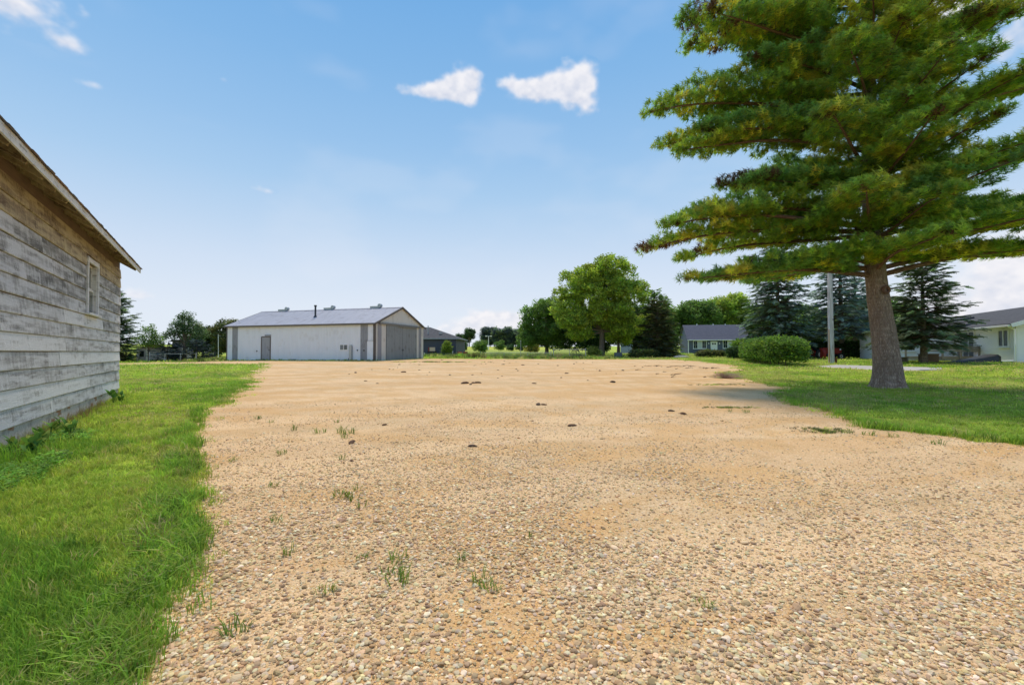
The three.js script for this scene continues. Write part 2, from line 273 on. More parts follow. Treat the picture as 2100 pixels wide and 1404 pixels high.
const lawnColour = (x, z) => { const d = -z, n = fbm(x * 0.12 + 9, d * 0.12, 4), m = fbm(x * 0.7, d * 0.7 + 4, 3), meadow = ss(-0.6, 0.6, d - 53.5 - 3 * fbm(x * 0.2, 3, 2)) * ss(22, 16, x) * ss(-40, -30, x); let c = mix3([0.8, 0.95, 0.55], [1.12, 1.02, 0.75], ss(0.35, 0.68, n)); c = mix3(c, [1.25, 1.02, 0.8], ss(0.55, 0.75, m) * 0.6); return mix3(c, mix3([0.8, 0.8, 0.7], [1.25, 1.1, 0.85], ss(0.4, 0.62, fbm(x * 0.02 + 3, d * 0.05, 3))), meadow); };
const terrain = solo('lawn_ground', 'wide green lawn and field reaching to the low hill', 'lawn', polar(0.5, 1500, 150, 260, 0, Math.PI * 2, null, (x, z) => (fbm(x * 0.9, z * 0.9, 2) - 0.5) * 0.05 * ss(90, 40, Math.hypot(x, z)) - 0.05 * ss(0.15, -0.35, lotDist(x, z)), lawnColour), lawnMat);
terrain.userData.kind = 'structure';
function gravelStreak(x, d) {   // wheel tracks that sweep from the right foreground towards the far middle
  const a = Math.atan2(x - 16, d + 30), r = Math.hypot(x - 16, d + 30); return fbm(r * 1.7 + fbm(x * 0.3, d * 0.3, 2) * 3.0, a * 8, 4);
}
const gravelColour = (x, z) => {
  const d = -z, s = gravelStreak(x, d), n = fbm(x * 0.55 + 20, d * 0.55, 4), b = fbm(x * 0.13 + 2, d * 0.13 + 8, 3), q = fbm(x * 3.2, d * 3.2 + 5, 3);
  let c = [1, 1, 1];
  c = mix3(c, [1.0, 0.86, 0.65], ss(0.47, 0.6, s) * 0.9 * ss(0.3, 0.6, b + 0.1));       // orange clay worn through
  c = mix3(c, [1.2, 1.17, 1.15], ss(0.52, 0.38, s) * 0.85);                              // pale fines in the tracks
  c = mix3(c, [0.9, 0.83, 0.72], ss(0.55, 0.75, n) * 0.5);
  c = mix3(c, [1.1, 1.04, 1.02], ss(0.56, 0.4, fbm(x * 1.4 + 70, d * 1.4, 4)) * 0.5);
  c = mix3(c, [1.0, 0.86, 0.64], ss(0.52, 0.66, fbm(x * 1.1 + 50, d * 1.6 + 7, 4)) * 0.7);
  c = mix3(c, [0.8, 0.73, 0.62], ss(0.58, 0.78, q) * 0.4);
  return c;
};
const lotLift = (x, z) => { const d = -z, s = gravelStreak(x, d); return 0.006 + (s - 0.5) * 0.05 + (fbm(x * 2.3, d * 2.3, 2) - 0.5) * 0.02; };
const lot = solo('gravel_lot', 'tan gravel lot with wheel tracks running up to the metal barn', 'gravel', polar(0.4, 62, 200, 560, -Math.PI, Math.PI, (x, z) => lotDist(x, z), lotLift, gravelColour), gravelMat);
lot.userData.kind = 'structure';
// concrete pad in the right lawn
{
  const P = [[18.7, 28.4], [21.0, 29.7], [22.0, 27.6], [23.6, 25.2], [22.4, 23.9], [20.4, 23.6], [19.4, 25.0], [18.9, 27.3]], n = 10, pos = [], uv = [], idx = []; let cx = 0, cz = 0; P.forEach((p) => { cx += p[0] / 8; cz -= p[1] / 8; });
  const put = (x, z) => { pos.push(x, ground(x, z) + 0.035, z); uv.push(x, z); return pos.length / 3 - 1; };
  const rings = []; for (let k = 0; k <= 4; k++) { const ring = []; for (let i = 0; i < 8; i++) for (let s = 0; s < 3; s++) { const a = P[i], b = P[(i + 1) % 8], x = mix(a[0], b[0], s / 3), z = -mix(a[1], b[1], s / 3), t = k / 4; ring.push(put(mix(cx, x, t), mix(cz, z, t))); } rings.push(ring); }
  for (let k = 0; k < 4; k++) for (let i = 0; i < 24; i++) { const j = (i + 1) % 24; idx.push(rings[k][i], rings[k + 1][i], rings[k + 1][j], rings[k][i], rings[k + 1][j], rings[k][j]); }
  const low = rings[4].map((i) => { pos.push(pos[i * 3], pos[i * 3 + 1] - 0.15, pos[i * 3 + 2]); uv.push(uv[i * 2], uv[i * 2 + 1] + 0.15); return pos.length / 3 - 1; });
  for (let i = 0; i < 24; i++) { const j = (i + 1) % 24; idx.push(rings[4][i], low[i], low[j], rings[4][i], low[j], rings[4][j]); }
  const pad = solo('concrete_pad', 'pale concrete pad set flush in the lawn behind the pine', 'paving', geo(pos, idx, uv), concreteMat); pad.userData.kind = 'structure';
}
const padDist = (x, d) => Math.hypot((x - 20.9) / 2.6, (d - 26.6) / 3.4);
// grey drive by the trees and the garage
function strip(name, label, category, pts, width, mat, lift = 0.02) {
  const pos = [], uv = [], idx = []; const c = new THREE.CatmullRomCurve3(pts.map(([x, d]) => V(x, 0, -d))), n = 40; let len = 0, last = null;
  for (let i = 0; i <= n; i++) { const p = c.getPoint(i / n), t = c.getTangent(i / n); if (last) len += p.distanceTo(last); last = p; for (let k = 0; k <= 4; k++) { const o = (k / 4 - 0.5) * width, x = p.x - t.z * o, z = p.z + t.x * o; pos.push(x, ground(x, z) + lift, z); uv.push(o, len); } }
  for (let i = 0; i < n; i++) for (let k = 0; k < 4; k++) { const a = i * 5 + k; idx.push(a, a + 1, a + 5, a + 1, a + 6, a + 5); }
  const m = solo(name, label, category, geo(pos, idx, uv), mat); m.userData.kind = 'structure'; return m;
}
strip('driveway', 'grey driveway strip beyond the light green tree', 'driveway', [[13, 64], [18, 66], [24, 70], [30, 74]], 4, concreteMat, 0.04);
strip('sidewalk', 'pale concrete walk running in front of the dark clipped hedge', 'path', [[22, 44], [28, 45.5], [31, 46], [35, 46.4]], 1.3, concreteMat, 0.04);
strip('dirt_road', 'pale dirt road curving away beside the barn', 'road', [[-44, 62], [-40, 66], [-36, 74], [-37, 90], [-40, 110]], 4, gravelMat.clone(), 0.05).material.vertexColors = false;
// ---------------------------------------------------------------- the old shed
{
  const greyWood = brownWood.clone(); greyWood.color.set(0xffffff); greyWood.map = creamMap;
  const r = rng(21), cx = -11.68, cz = -13.6, gy = 0.2;
  const shed = thing('weathered_shed', 'old wooden shed with peeling grey-white board siding beside the grass', 'shed', cx, 0, cz, Math.atan2(0.842, -0.539));
  const LEN = 17, DEEP = 6.4, Y0 = 0.33, EXP = 0.2715, TOP = 3.98, BACK = -DEEP;
  // lapped board: thick lower edge, thin upper edge
  const board = (x0, x1, y, h, uo, vo, sag = 0) => {
    const p = [[0, 0.004], [0, 0.03], [0.01, 0.036], [h * 0.9, 0.016], [h - 0.009, 0.014], [h - 0.009, 0.002]], pos = [], uv = [], idx = [];
    for (const [x, s] of [[x0, 0], [x1, sag]]) for (const [py, pz] of p) { pos.push(x, y + py + s, pz); uv.push(x + uo, py + vo); }
    for (let k = 0; k < 6; k++) { const a = k, b = (k + 1) % 6; idx.push(a, a + 6, b, b, a + 6, b + 6); }
    for (let k = 1; k < 5; k++) { idx.push(0, k, k + 1); idx.push(6, 6 + k + 1, 6 + k); }
    return geo(pos, idx, uv).toNonIndexed();
  };
  const flat = (g) => { const q = g.toNonIndexed ? (g.index ? g.toNonIndexed() : g) : g; q.computeVertexNormals(); return q; };
  const wx0 = -4.14, wx1 = -3.14, wy0 = 2.28, wy1 = 3.43;
  const rows = Math.round((TOP - Y0) / EXP);
  for (let k = 0; k < rows; k++) {
    const y = Y0 + k * EXP, cream = k >= rows - 2, cuts = [-LEN, 0.02];
    for (let x = -0.9 - 3.2 * r(); x > -LEN + 1; x -= 3.0 + 2.6 * r()) cuts.push(x);
    if (k === 0) cuts.push(-6.55);
    cuts.sort((a, b) => a - b);
    for (let i = 0; i + 1 < cuts.length; i++) {
      let a = cuts[i] + 0.003, b = cuts[i + 1] - 0.003;
      const spans = y + EXP > wy0 && y < wy1 && b > wx0 && a < wx1 ? [[a, wx0], [wx1, b]] : [[a, b]];
      for (const [p, q] of spans) if (q - p > 0.05) {
        const mat = cream ? creamMat : k <= 4 ? sidingMats[r() < 0.55 ? 2 : 0] : k >= rows - 5 ? sidingMats[r() < 0.75 ? 1 : 0] : sidingMats[r() < 0.25 ? 1 : r() < 0.3 ? 2 : 0];
        const m = part('siding_board', flat(board(p, q, y + (r() - 0.5) * 0.006, EXP, r() * 7, r() * 5, (r() - 0.5) * 0.008)), mat, shed);
        m.position.z = (r() - 0.5) * 0.006;
      }
    }
  }
  // wall behind the boards, with the window opening left free
  const inner = [];
  const slab = (x0, x1, y0, y1) => inner.push(box(x1 - x0, y1 - y0, 0.09, (x0 + x1) / 2, (y0 + y1) / 2, -0.048));
  slab(-LEN, wx0, 0, TOP + 0.1); slab(wx1, 0, 0, TOP + 0.1); slab(wx0, wx1, 0, wy0); slab(wx0, wx1, wy1, TOP + 0.1);
  part('stud_wall', merge(inner), brownWood, shed);
  part('foundation', box(LEN, 0.62, 0.2, -LEN / 2, Y0 - 0.312, -0.088), plasterMat, shed);
  part('corner_board', box(0.1, TOP - Y0, 0.035, 0.038, (TOP + Y0) / 2, -0.04), sidingMats[0], shed).rotation.y = 0;
  for (const [x, turn] of [[0, 0], [-LEN, 0]]) part('end_wall', box(0.1, TOP + 0.1, DEEP - 0.1, x - 0.06, (TOP + 0.1) / 2, -DEEP / 2 - 0.05), sidingMats[0], shed);
  part('back_wall', box(LEN, TOP + 0.1, 0.1, -LEN / 2, (TOP + 0.1) / 2, BACK), sidingMats[0], shed);
  // gable ends above the eave line
  const pitch = 30 * DEG, EAVE = 0.45, eaveY = 3.93, topAt = (z) => eaveY + (EAVE - z) * Math.tan(pitch), ridgeZ = -DEEP / 2;
  const tri = new THREE.Shape([new THREE.Vector2(-0.05, TOP + 0.1), new THREE.Vector2(-DEEP + 0.05, TOP + 0.1), new THREE.Vector2(ridgeZ, topAt(ridgeZ) - 0.1)]);
  for (const x of [-0.1, -LEN]) { const g = new THREE.ExtrudeGeometry(tri, { depth: 0.06, bevelEnabled: false }); g.rotateY(-Math.PI / 2); g.translate(x + 0.06, 0, 0); g.scale(1, 1, 1); const m = part('gable_wall', g, sidingMats[0], shed); m.rotation.y = 0; m.scale.z = 1; const bb = new THREE.Box3().setFromBufferAttribute(g.attributes.position); if (bb.max.z > 0.5) m.geometry.applyMatrix4(new THREE.Matrix4().makeScale(1, 1, -1)); }
  // roof sheathing boards, each one to be seen from under the eave
  const along = (z0, z1, th, x0, x1, lift) => { const c = Math.cos(pitch), l = (z0 - z1) / c, g = box(x1 - x0, th, l, 0, 0, 0, r() * 3, r() * 3); g.rotateX(pitch); g.translate((x0 + x1) / 2, (topAt(z0) + topAt(z1)) / 2 + lift, (z0 + z1) / 2); return g; };
  for (let k = 0, z = EAVE; k < 5; k++) { const w = 0.125; part('sheathing_board', along(z - 0.003, z - w, 0.02, -LEN - 0.1, 0.08, 0), brownWood, shed); z -= w; }
  part('roof_deck', along(EAVE - 0.63, ridgeZ, 0.02, -LEN - 0.1, 0.08, 0), brownWood, shed);
  { const g = along(EAVE, ridgeZ, 0.03, -LEN - 0.1, 0.08, 0.01); g.applyMatrix4(new THREE.Matrix4().makeTranslation(0, 0, DEEP / 2)); g.applyMatrix4(new THREE.Matrix4().makeRotationY(Math.PI)); g.applyMatrix4(new THREE.Matrix4().makeTranslation(-LEN - 0.02, 0, -DEEP / 2)); part('roof_slope', g, shingleWood[1], shed); }
  for (let x = -0.35; x > -LEN; x -= 0.61) {
    const l = (EAVE - 0.02 + 0.35) / Math.cos(pitch), g = box(0.055, 0.13, l, 0, 0, 0, r() * 2, r() * 2); g.rotateX(pitch); g.translate(x + (r() - 0.5) * 0.02, (topAt(EAVE - 0.02) + topAt(-0.35)) / 2 - 0.078, (EAVE - 0.02 - 0.35) / 2); part('rafter_tail', g, greyWood, shed);
  }
  for (let x = 0.09; x > -LEN; x -= 5.2) { const w = Math.min(5.2, x + LEN); part('fascia_board', box(w - 0.008, 0.125, 0.025, x - w / 2, eaveY - 0.06, EAVE + 0.014, r() * 2, 0.1), fasciaMat, shed); }
  // split shingles: the ragged courses along the eave, the rest of the slope below one sheet each
  for (let row = 0; row < 2; row++) for (let x = 0.1; x > -LEN + 0.2;) {
    const w = 0.12 + 0.16 * r(), z0 = EAVE + 0.055 - row * 0.14 + (r() - 0.5) * 0.022, z1 = z0 - 0.4, g = along(z0, z1, 0.016 + 0.01 * r(), x - w + 0.004, x, 0.03 + row * 0.016 + r() * 0.008); g.rotateX(0); part('shingle', g, shingleWood[Math.floor(r() * 4)], shed); x -= w;
  }
  for (let k = 0; k < 8; k++) { const z0 = EAVE - 0.3 - k * 0.42, z1 = Math.max(ridgeZ - 0.05, z0 - 0.55); if (z0 > ridgeZ) part('shingle_course', along(z0, z1, 0.03, -LEN - 0.1, 0.1, 0.055), shingleWood[k % 4], shed); }
  // window
  const win = part('window', merge([box(0.1, wy1 - wy0 + 0.14, 0.034, wx0 - 0.01, (wy0 + wy1) / 2 + 0.03, 0.04), box(0.1, wy1 - wy0 + 0.14, 0.034, wx1 + 0.01, (wy0 + wy1) / 2 + 0.03, 0.04), box(wx1 - wx0 - 0.09, 0.1, 0.032, (wx0 + wx1) / 2, wy1 + 0.04, 0.04)]), sidingMats[2], shed);
  part('sill', box(wx1 - wx0 + 0.2, 0.045, 0.12, (wx0 + wx1) / 2, wy0 - 0.022, 0.05), sidingMats[2], win);
  part('jamb', merge([box(0.025, wy1 - wy0, 0.13, wx0 + 0.0525, (wy0 + wy1) / 2, -0.04), box(0.025, wy1 - wy0, 0.13, wx1 - 0.0525, (wy0 + wy1) / 2, -0.04)]), fasciaMat, win);
  const mid = (wy0 + wy1) / 2;
  for (const [a, b, z] of [[wy0 + 0.002, mid, -0.035], [mid, wy1 - 0.002, -0.07]]) {
    const w = wx1 - wx0 - 0.135, x = (wx0 + wx1) / 2;
    part('sash', merge([box(0.045, b - a, 0.03, x - w / 2 + 0.022, (a + b) / 2, z), box(0.045, b - a, 0.03, x + w / 2 - 0.022, (a + b) / 2, z), box(w - 0.092, 0.045, 0.03, x, a + 0.0225, z), box(w - 0.092, 0.045, 0.03, x, b - 0.0225, z), box(0.02, b - a - 0.092, 0.024, x, (a + b) / 2, z)]), fasciaMat, win);
    part('pane', box(w - 0.08, b - a - 0.08, 0.004, x, (a + b) / 2, z), paneGlass, win);
  }
}

// ---------------------------------------------------------------- ribbed metal sheets
let sheetNo = 0;
function sheet(w, h, ribs = 6, depth = 0.03, top = null) {
  sheetNo++; const uo = h2(sheetNo, 3) * 9, vo = h2(sheetNo, 8) * 9;   // stands in x 0..w, y 0..h (or a top edge that slopes), ribs towards +z
  const prof = [[0, 0]]; for (let k = 0; k < ribs; k++) { const a = (k + 0.5) / ribs * w, s = w / ribs; prof.push([a - s * 0.22, 0], [a - s * 0.12, depth], [a + s * 0.12, depth], [a + s * 0.22, 0]); } prof.push([w, 0]);
  const pos = [], uv = [], idx = []; prof.forEach(([x, z]) => { const t = top ? top(x) : h; pos.push(x, 0, z, x, t, z); uv.push(x + uo, vo, x + uo, t + vo); });
  for (let i = 0; i + 1 < prof.length; i++) { const a = i * 2; idx.push(a, a + 2, a + 1, a + 1, a + 2, a + 3); }
  const g = geo(pos, idx, uv).toNonIndexed(); g.computeVertexNormals(); return g;
}
{
  const bx = -12.0, bz = -40.0, by = 0.56, L = 16.8, W = 8.8, H = 3.4, RISE = 1.72, slope = Math.atan2(RISE, W / 2);
  const barn = thing('metal_barn', 'long white ribbed metal barn with grey sliding doors in its gable end', 'barn', bx, by, bz, -17.35 * DEG);
  // shell behind the sheets
  part('frame', merge([box(L - 0.1, H + 0.3, 0.06, -L / 2, H / 2 - 0.15, -0.045), box(0.06, H + 0.3, W - 0.1, -0.045, H / 2 - 0.15, -W / 2), box(0.06, H + 0.3, W - 0.1, -L + 0.045, H / 2 - 0.15, -W / 2)]), greyPaint, barn);
  const cell = (s0, s1, mat) => { const g = sheet(s1 - s0, H, Math.max(2, Math.round((s1 - s0) / 0.13))); g.translate(-s1, 0, 0); part('wall_sheet', g, mat, barn); };
  const cuts = [0, 0.68, 1.45]; for (let s = 1.45; s < 11.2;) { s += 0.825; cuts.push(Math.min(s, 11.36)); } cuts[cuts.length - 1] = 11.36; cuts.push(12.5); for (let s = 12.5; s < 15.3; s += 0.725) cuts.push(Math.min(15.4, s + 0.725)); cuts.push(16.1, 16.8);
  for (let i = 0; i + 1 < cuts.length; i++) { const a = cuts[i], b = cuts[i + 1]; if (b - a < 0.05) continue; if (a === 11.36) { const g = sheet(b - a, H - 2.36, 8); g.translate(-b, 2.36, 0); part('wall_sheet', g, whiteSheet, barn); continue; } cell(a, b, (Math.abs(a - 0.68) < 0.01 || Math.abs(a - 15.4) < 0.01) ? greySheet : whiteSheet); }
  part('patch_sheet', box(0.72, 1.75, 0.012, -0.37, 0.93, 0.03), whiteSheet, barn);
  // gable end (x = 0, facing +x): sheets by distance t from the near corner
  const gcell = (t0, t1, mat, y0 = 0, h = H + 0.02, name = 'gable_sheet') => { const g = sheet(t1 - t0, h, Math.max(2, Math.round((t1 - t0) / 0.15))); g.rotateY(Math.PI / 2); g.translate(0, y0, -t0); part(name, g, mat, barn); };
  gcell(0, 0.43, gableSheet); gcell(0.43, 1.06, greySheet); gcell(1.06, 1.78, gableSheet); gcell(7.18, 7.8, gableSheet); gcell(7.8, 8.36, greySheet); gcell(8.36, 8.8, gableSheet);
  const tcut = [0, 0.9, 1.8, 2.7, 3.6, 4.4, 5.2, 6.1, 7.0, 7.9, 8.8];
  for (let i = 0; i + 1 < tcut.length; i++) {
    const t0 = tcut[i], t1 = tcut[i + 1], g = sheet(t1 - t0, 1, 6, 0.02, (x) => { const t = t0 + x; return Math.max(0.02, RISE * (1 - Math.abs(t - W / 2) / (W / 2)) - 0.03); });
    g.rotateY(Math.PI / 2); g.translate(0.004, H + 0.03, -t0); part('gable_sheet', g, i === 0 || i === 9 ? greySheet : gableSheet, barn);
  }
  // sliding doors, hung outside the wall on a track
  for (const [t0, t1] of [[1.72, 4.485], [4.515, 7.26]]) {
    const leaf = new THREE.Group(); leaf.name = 'sliding_door'; barn.add(leaf);
    const n = 4, w = (t1 - t0) / n; for (let k = 0; k < n; k++) { const g = sheet(w, 3.28, 6); g.rotateY(Math.PI / 2); g.translate(0.075, 0.04, -(t0 + k * w)); part('door_sheet', g, doorSheet, leaf); }
    part('door_frame', merge([box(0.04, 3.28, 0.06, 0.05, 1.68, -t0 - 0.03), box(0.04, 3.28, 0.06, 0.05, 1.68, -t1 + 0.03), box(0.04, 0.08, t1 - t0 - 0.13, 0.05, 0.09, -(t0 + t1) / 2), box(0.04, 0.08, t1 - t0 - 0.13, 0.05, 3.27, -(t0 + t1) / 2)]), darkMetal, leaf);
    part('handle', box(0.04, 0.16, 0.04, 0.115, 1.05, t0 < 3 ? -t1 + 0.08 : -t0 - 0.08), darkMetal, leaf);
  }
  part('door_track', merge([box(0.14, 0.16, 7.2, 0.1, H + 0.01, -4.2), box(0.05, 0.1, 3.4, 0.2, H - 0.09, -5.4)]), M(0x83807b, 0.6, { metalness: 0.3 }), barn);
  // roof
  const eo = 0.22, run = W / 2 + eo, sl = run / Math.cos(slope);
  const rs = 21, rw = (L + 0.3) / rs;
  for (const side of [1, -1]) for (let k = 0; k < rs; k++) { const g = sheet(rw - 0.004, sl, 5, 0.022); g.rotateX(-(Math.PI / 2 - slope)); g.translate(-L - 0.15 + k * rw, H + 0.06 - eo * Math.tan(slope), eo); if (side < 0) { g.applyMatrix4(new THREE.Matrix4().makeTranslation(L / 2, 0, W / 2)); g.rotateY(Math.PI); g.translate(-L / 2, 0, -W / 2); } part('roof_sheet', g, roofSheet, barn); }
  const ry = H + RISE + 0.09;
  { const g = mergeGeometries([box(L + 0.32, 0.012, 0.26, 0, 0, 0).rotateX(slope).translate(-L / 2, ry - 0.03, -W / 2 + 0.12), box(L + 0.32, 0.012, 0.26, 0, 0, 0).rotateX(-slope).translate(-L / 2, ry - 0.03, -W / 2 - 0.12)]); part('ridge_cap', g, roofSheet, barn); }
  part('eave_trim', box(L + 0.32, 0.14, 0.03, -L / 2, H - 0.02 - eo * Math.tan(slope) + 0.03, eo + 0.018), brownTrim, barn);
  part('soffit', box(L, 0.02, eo, -L / 2, H - 0.06, eo / 2 + 0.024), brownTrim, barn);
  for (const s of [1, -1]) { const g = box(0.05, 0.16, sl, 0, 0, 0); g.rotateX(s * slope); g.translate(0.17, H + RISE / 2 + 0.0 - eo * Math.tan(slope) / 2, -W / 2 + s * run / 2); part('rake_trim', g, brownTrim, barn); const g2 = g.clone(); g2.translate(-L - 0.34, 0, 0); part('rake_trim', g2, brownTrim, barn); }
  part('corner_trim', merge([box(0.14, H, 0.03, -0.05, H / 2, 0.036), box(0.03, H, 0.14, 0.036, H / 2, -0.05)]), brownTrim, barn);
  part('corner_trim', box(0.1, H, 0.03, -L + 0.05, H / 2, 0.036), brownTrim, barn);
  part('back_wall', box(L - 0.1, H, 0.05, -L / 2, H / 2, -W + 0.03), whiteSheet, barn);
  part('far_gable', (() => { const s = new THREE.Shape([new THREE.Vector2(0, 0), new THREE.Vector2(W, 0), new THREE.Vector2(W, H), new THREE.Vector2(W / 2, H + RISE), new THREE.Vector2(0, H)]); const g = new THREE.ExtrudeGeometry(s, { depth: 0.03, bevelEnabled: false }); g.rotateY(Math.PI / 2); g.translate(-L - 0.02, 0, 0); return g; })(), whiteSheet, barn);
  // walk-in door
  const d = new THREE.Group(); d.name = 'entry_door'; d.position.set(-11.93, 0, 0); barn.add(d);
  part('door_leaf', (() => { const g = sheet(1.0, 2.22, 5, 0.012); g.translate(-0.5, 0.05, 0.03); return g; })(), greySheet, d);
  part('door_frame', merge([box(0.07, 2.3, 0.07, -0.535, 1.15, 0.02), box(0.07, 2.3, 0.07, 0.535, 1.15, 0.02), box(1.0, 0.08, 0.07, 0, 2.31, 0.02)]), brownTrim, d);
  part('hood', (() => { const g = new THREE.CylinderGeometry(0.62, 0.62, 0.14, 16, 1, false, 0, Math.PI); g.scale(1, 1, 0.24); g.rotateY(-Math.PI / 2); g.rotateY(Math.PI / 2); g.translate(0, 2.43, 0.03); return g; })(), greySheet, d);
  part('handle', box(0.03, 0.12, 0.05, 0.42, 1.05, 0.07), darkMetal, d);
  // window with two panes
  const w = new THREE.Group(); w.name = 'window'; w.position.set(-3.16, 1.28, 0.03); barn.add(w);
  part('frame', merge([box(0.86, 0.05, 0.05, 0, 0.24, 0), box(0.86, 0.05, 0.05, 0, -0.24, 0), box(0.05, 0.43, 0.05, -0.405, 0, 0), box(0.05, 0.43, 0.05, 0.405, 0, 0), box(0.05, 0.43, 0.05, 0, 0, 0)]), whitePaint, w);
  for (const s of [-1, 1]) part('pane', box(0.354, 0.428, 0.012, s * 0.202, 0, 0), s < 0 ? M(0x70757a, 0.1) : glassDark, w);
  // conduit box, small vents, flue and ridge ventilators
  part('meter_cabinet', merge([box(0.26, 1.3, 0.16, -2.38, 0.72, 0.11), box(0.2, 0.12, 0.12, -2.38, 1.43, 0.1)]), galv, barn);
  for (const [x, y] of [[-1.72, 1.02], [-2.62, 0.25], [-1.05, 1.0], [-12.98, 0.95]]) part('vent_cap', box(0.1, 0.12, 0.06, x, y, 0.05), darkMetal, barn);
  part('hasp_bar', box(0.5, 0.03, 0.04, -0.4, 1.86, 0.05), galv, barn);
  const roofY = (t) => H + 0.06 + t * Math.tan(slope);
  const flue = new THREE.Group(); flue.name = 'flue_pipe'; flue.position.set(-8.0, roofY(2.0), -2.0); barn.add(flue);
  part('pipe', new THREE.CylinderGeometry(0.085, 0.085, 1.2, 14).translate(0, 0.45, 0), darkMetal, flue);
  part('flashing', new THREE.CylinderGeometry(0.12, 0.2, 0.16, 14).translate(0, 0.03, 0), darkMetal, flue);
  part('cap', new THREE.CylinderGeometry(0.13, 0.12, 0.14, 14).translate(0, 1.08, 0), darkMetal, flue);
  for (const s of [2.7, 8.2, 14.0]) {
    const v = new THREE.Group(); v.name = 'ridge_ventilator'; v.position.set(-s, ry, -W / 2); barn.add(v);
    part('housing', mergeGeometries([box(0.95, 0.16, 0.3, -0.25, 0.05, 0), box(0.95, 0.02, 0.38, -0.25, 0.14, 0)]), galv, v);
    part('hood', new THREE.CylinderGeometry(0.19, 0.19, 0.3, 18).rotateX(Math.PI / 2).translate(0.32, 0.2, 0), galv, v);
  }
}

// ---------------------------------------------------------------- lap siding as one ribbed skin (courses only a few pixels high)
function lap(w, h, e = 0.12, lip = 0.014, top = null) {
  const pos = [], uv = [], idx = []; const n = Math.ceil(h / e);
  for (let k = 0; k < n; k++) {
    const y0 = k * e, y1 = Math.min(h, y0 + e); let a0 = 0, b0 = w, a1 = 0, b1 = w;
    if (top) { [a0, b0] = top(y0); [a1, b1] = top(y1); }
    const i = pos.length / 3; pos.push(a0, y0, 0, b0, y0, 0, a0, y0, lip, b0, y0, lip, a1, y1, 0, b1, y1, 0); uv.push(a0, y0, b0, y0, a0, y0, b0, y0, a1, y1, b1, y1);
    idx.push(i, i + 1, i + 2, i + 1, i + 3, i + 2, i + 2, i + 3, i + 4, i + 3, i + 5, i + 4);
  }
  const g = geo(pos, idx, uv).toNonIndexed(); g.computeVertexNormals(); return g;
}
function windowUnit(parent, x, y, z, w, h, lights, curtain) {   // centre bottom; frame proud of the wall, panes set back in it
  const g = new THREE.Group(); g.name = 'window'; g.position.set(x, y, z); parent.add(g); const f = 0.09, n = lights, pw = (w - f * (n + 1)) / n, fr = [box(w, f, 0.08, 0, f / 2, 0.03), box(w, f, 0.08, 0, h - f / 2, 0.03)];
  for (let k = 0; k <= n; k++) fr.push(box(f, h - 2 * f, 0.08, -w / 2 + f / 2 + k * (pw + f), h / 2, 0.03));
  part('frame', merge(fr), whitePaint, g); part('sill', box(w + 0.12, 0.05, 0.12, 0, -0.025, 0.05), whitePaint, g);
  for (let k = 0; k < n; k++) { const px = -w / 2 + f + pw / 2 + k * (pw + f); part('pane', box(pw, h - 2 * f, 0.01, px, h / 2, 0.035), curtain && k === 1 ? curtain : glassDark, g); if (n === 3 && k !== 1) part('muntin', merge([box(0.02, h - 2 * f, 0.012, px, h / 2, 0.047), box(pw, 0.02, 0.01, px, h / 2, 0.047)]), whitePaint, g); }
  return g;
}
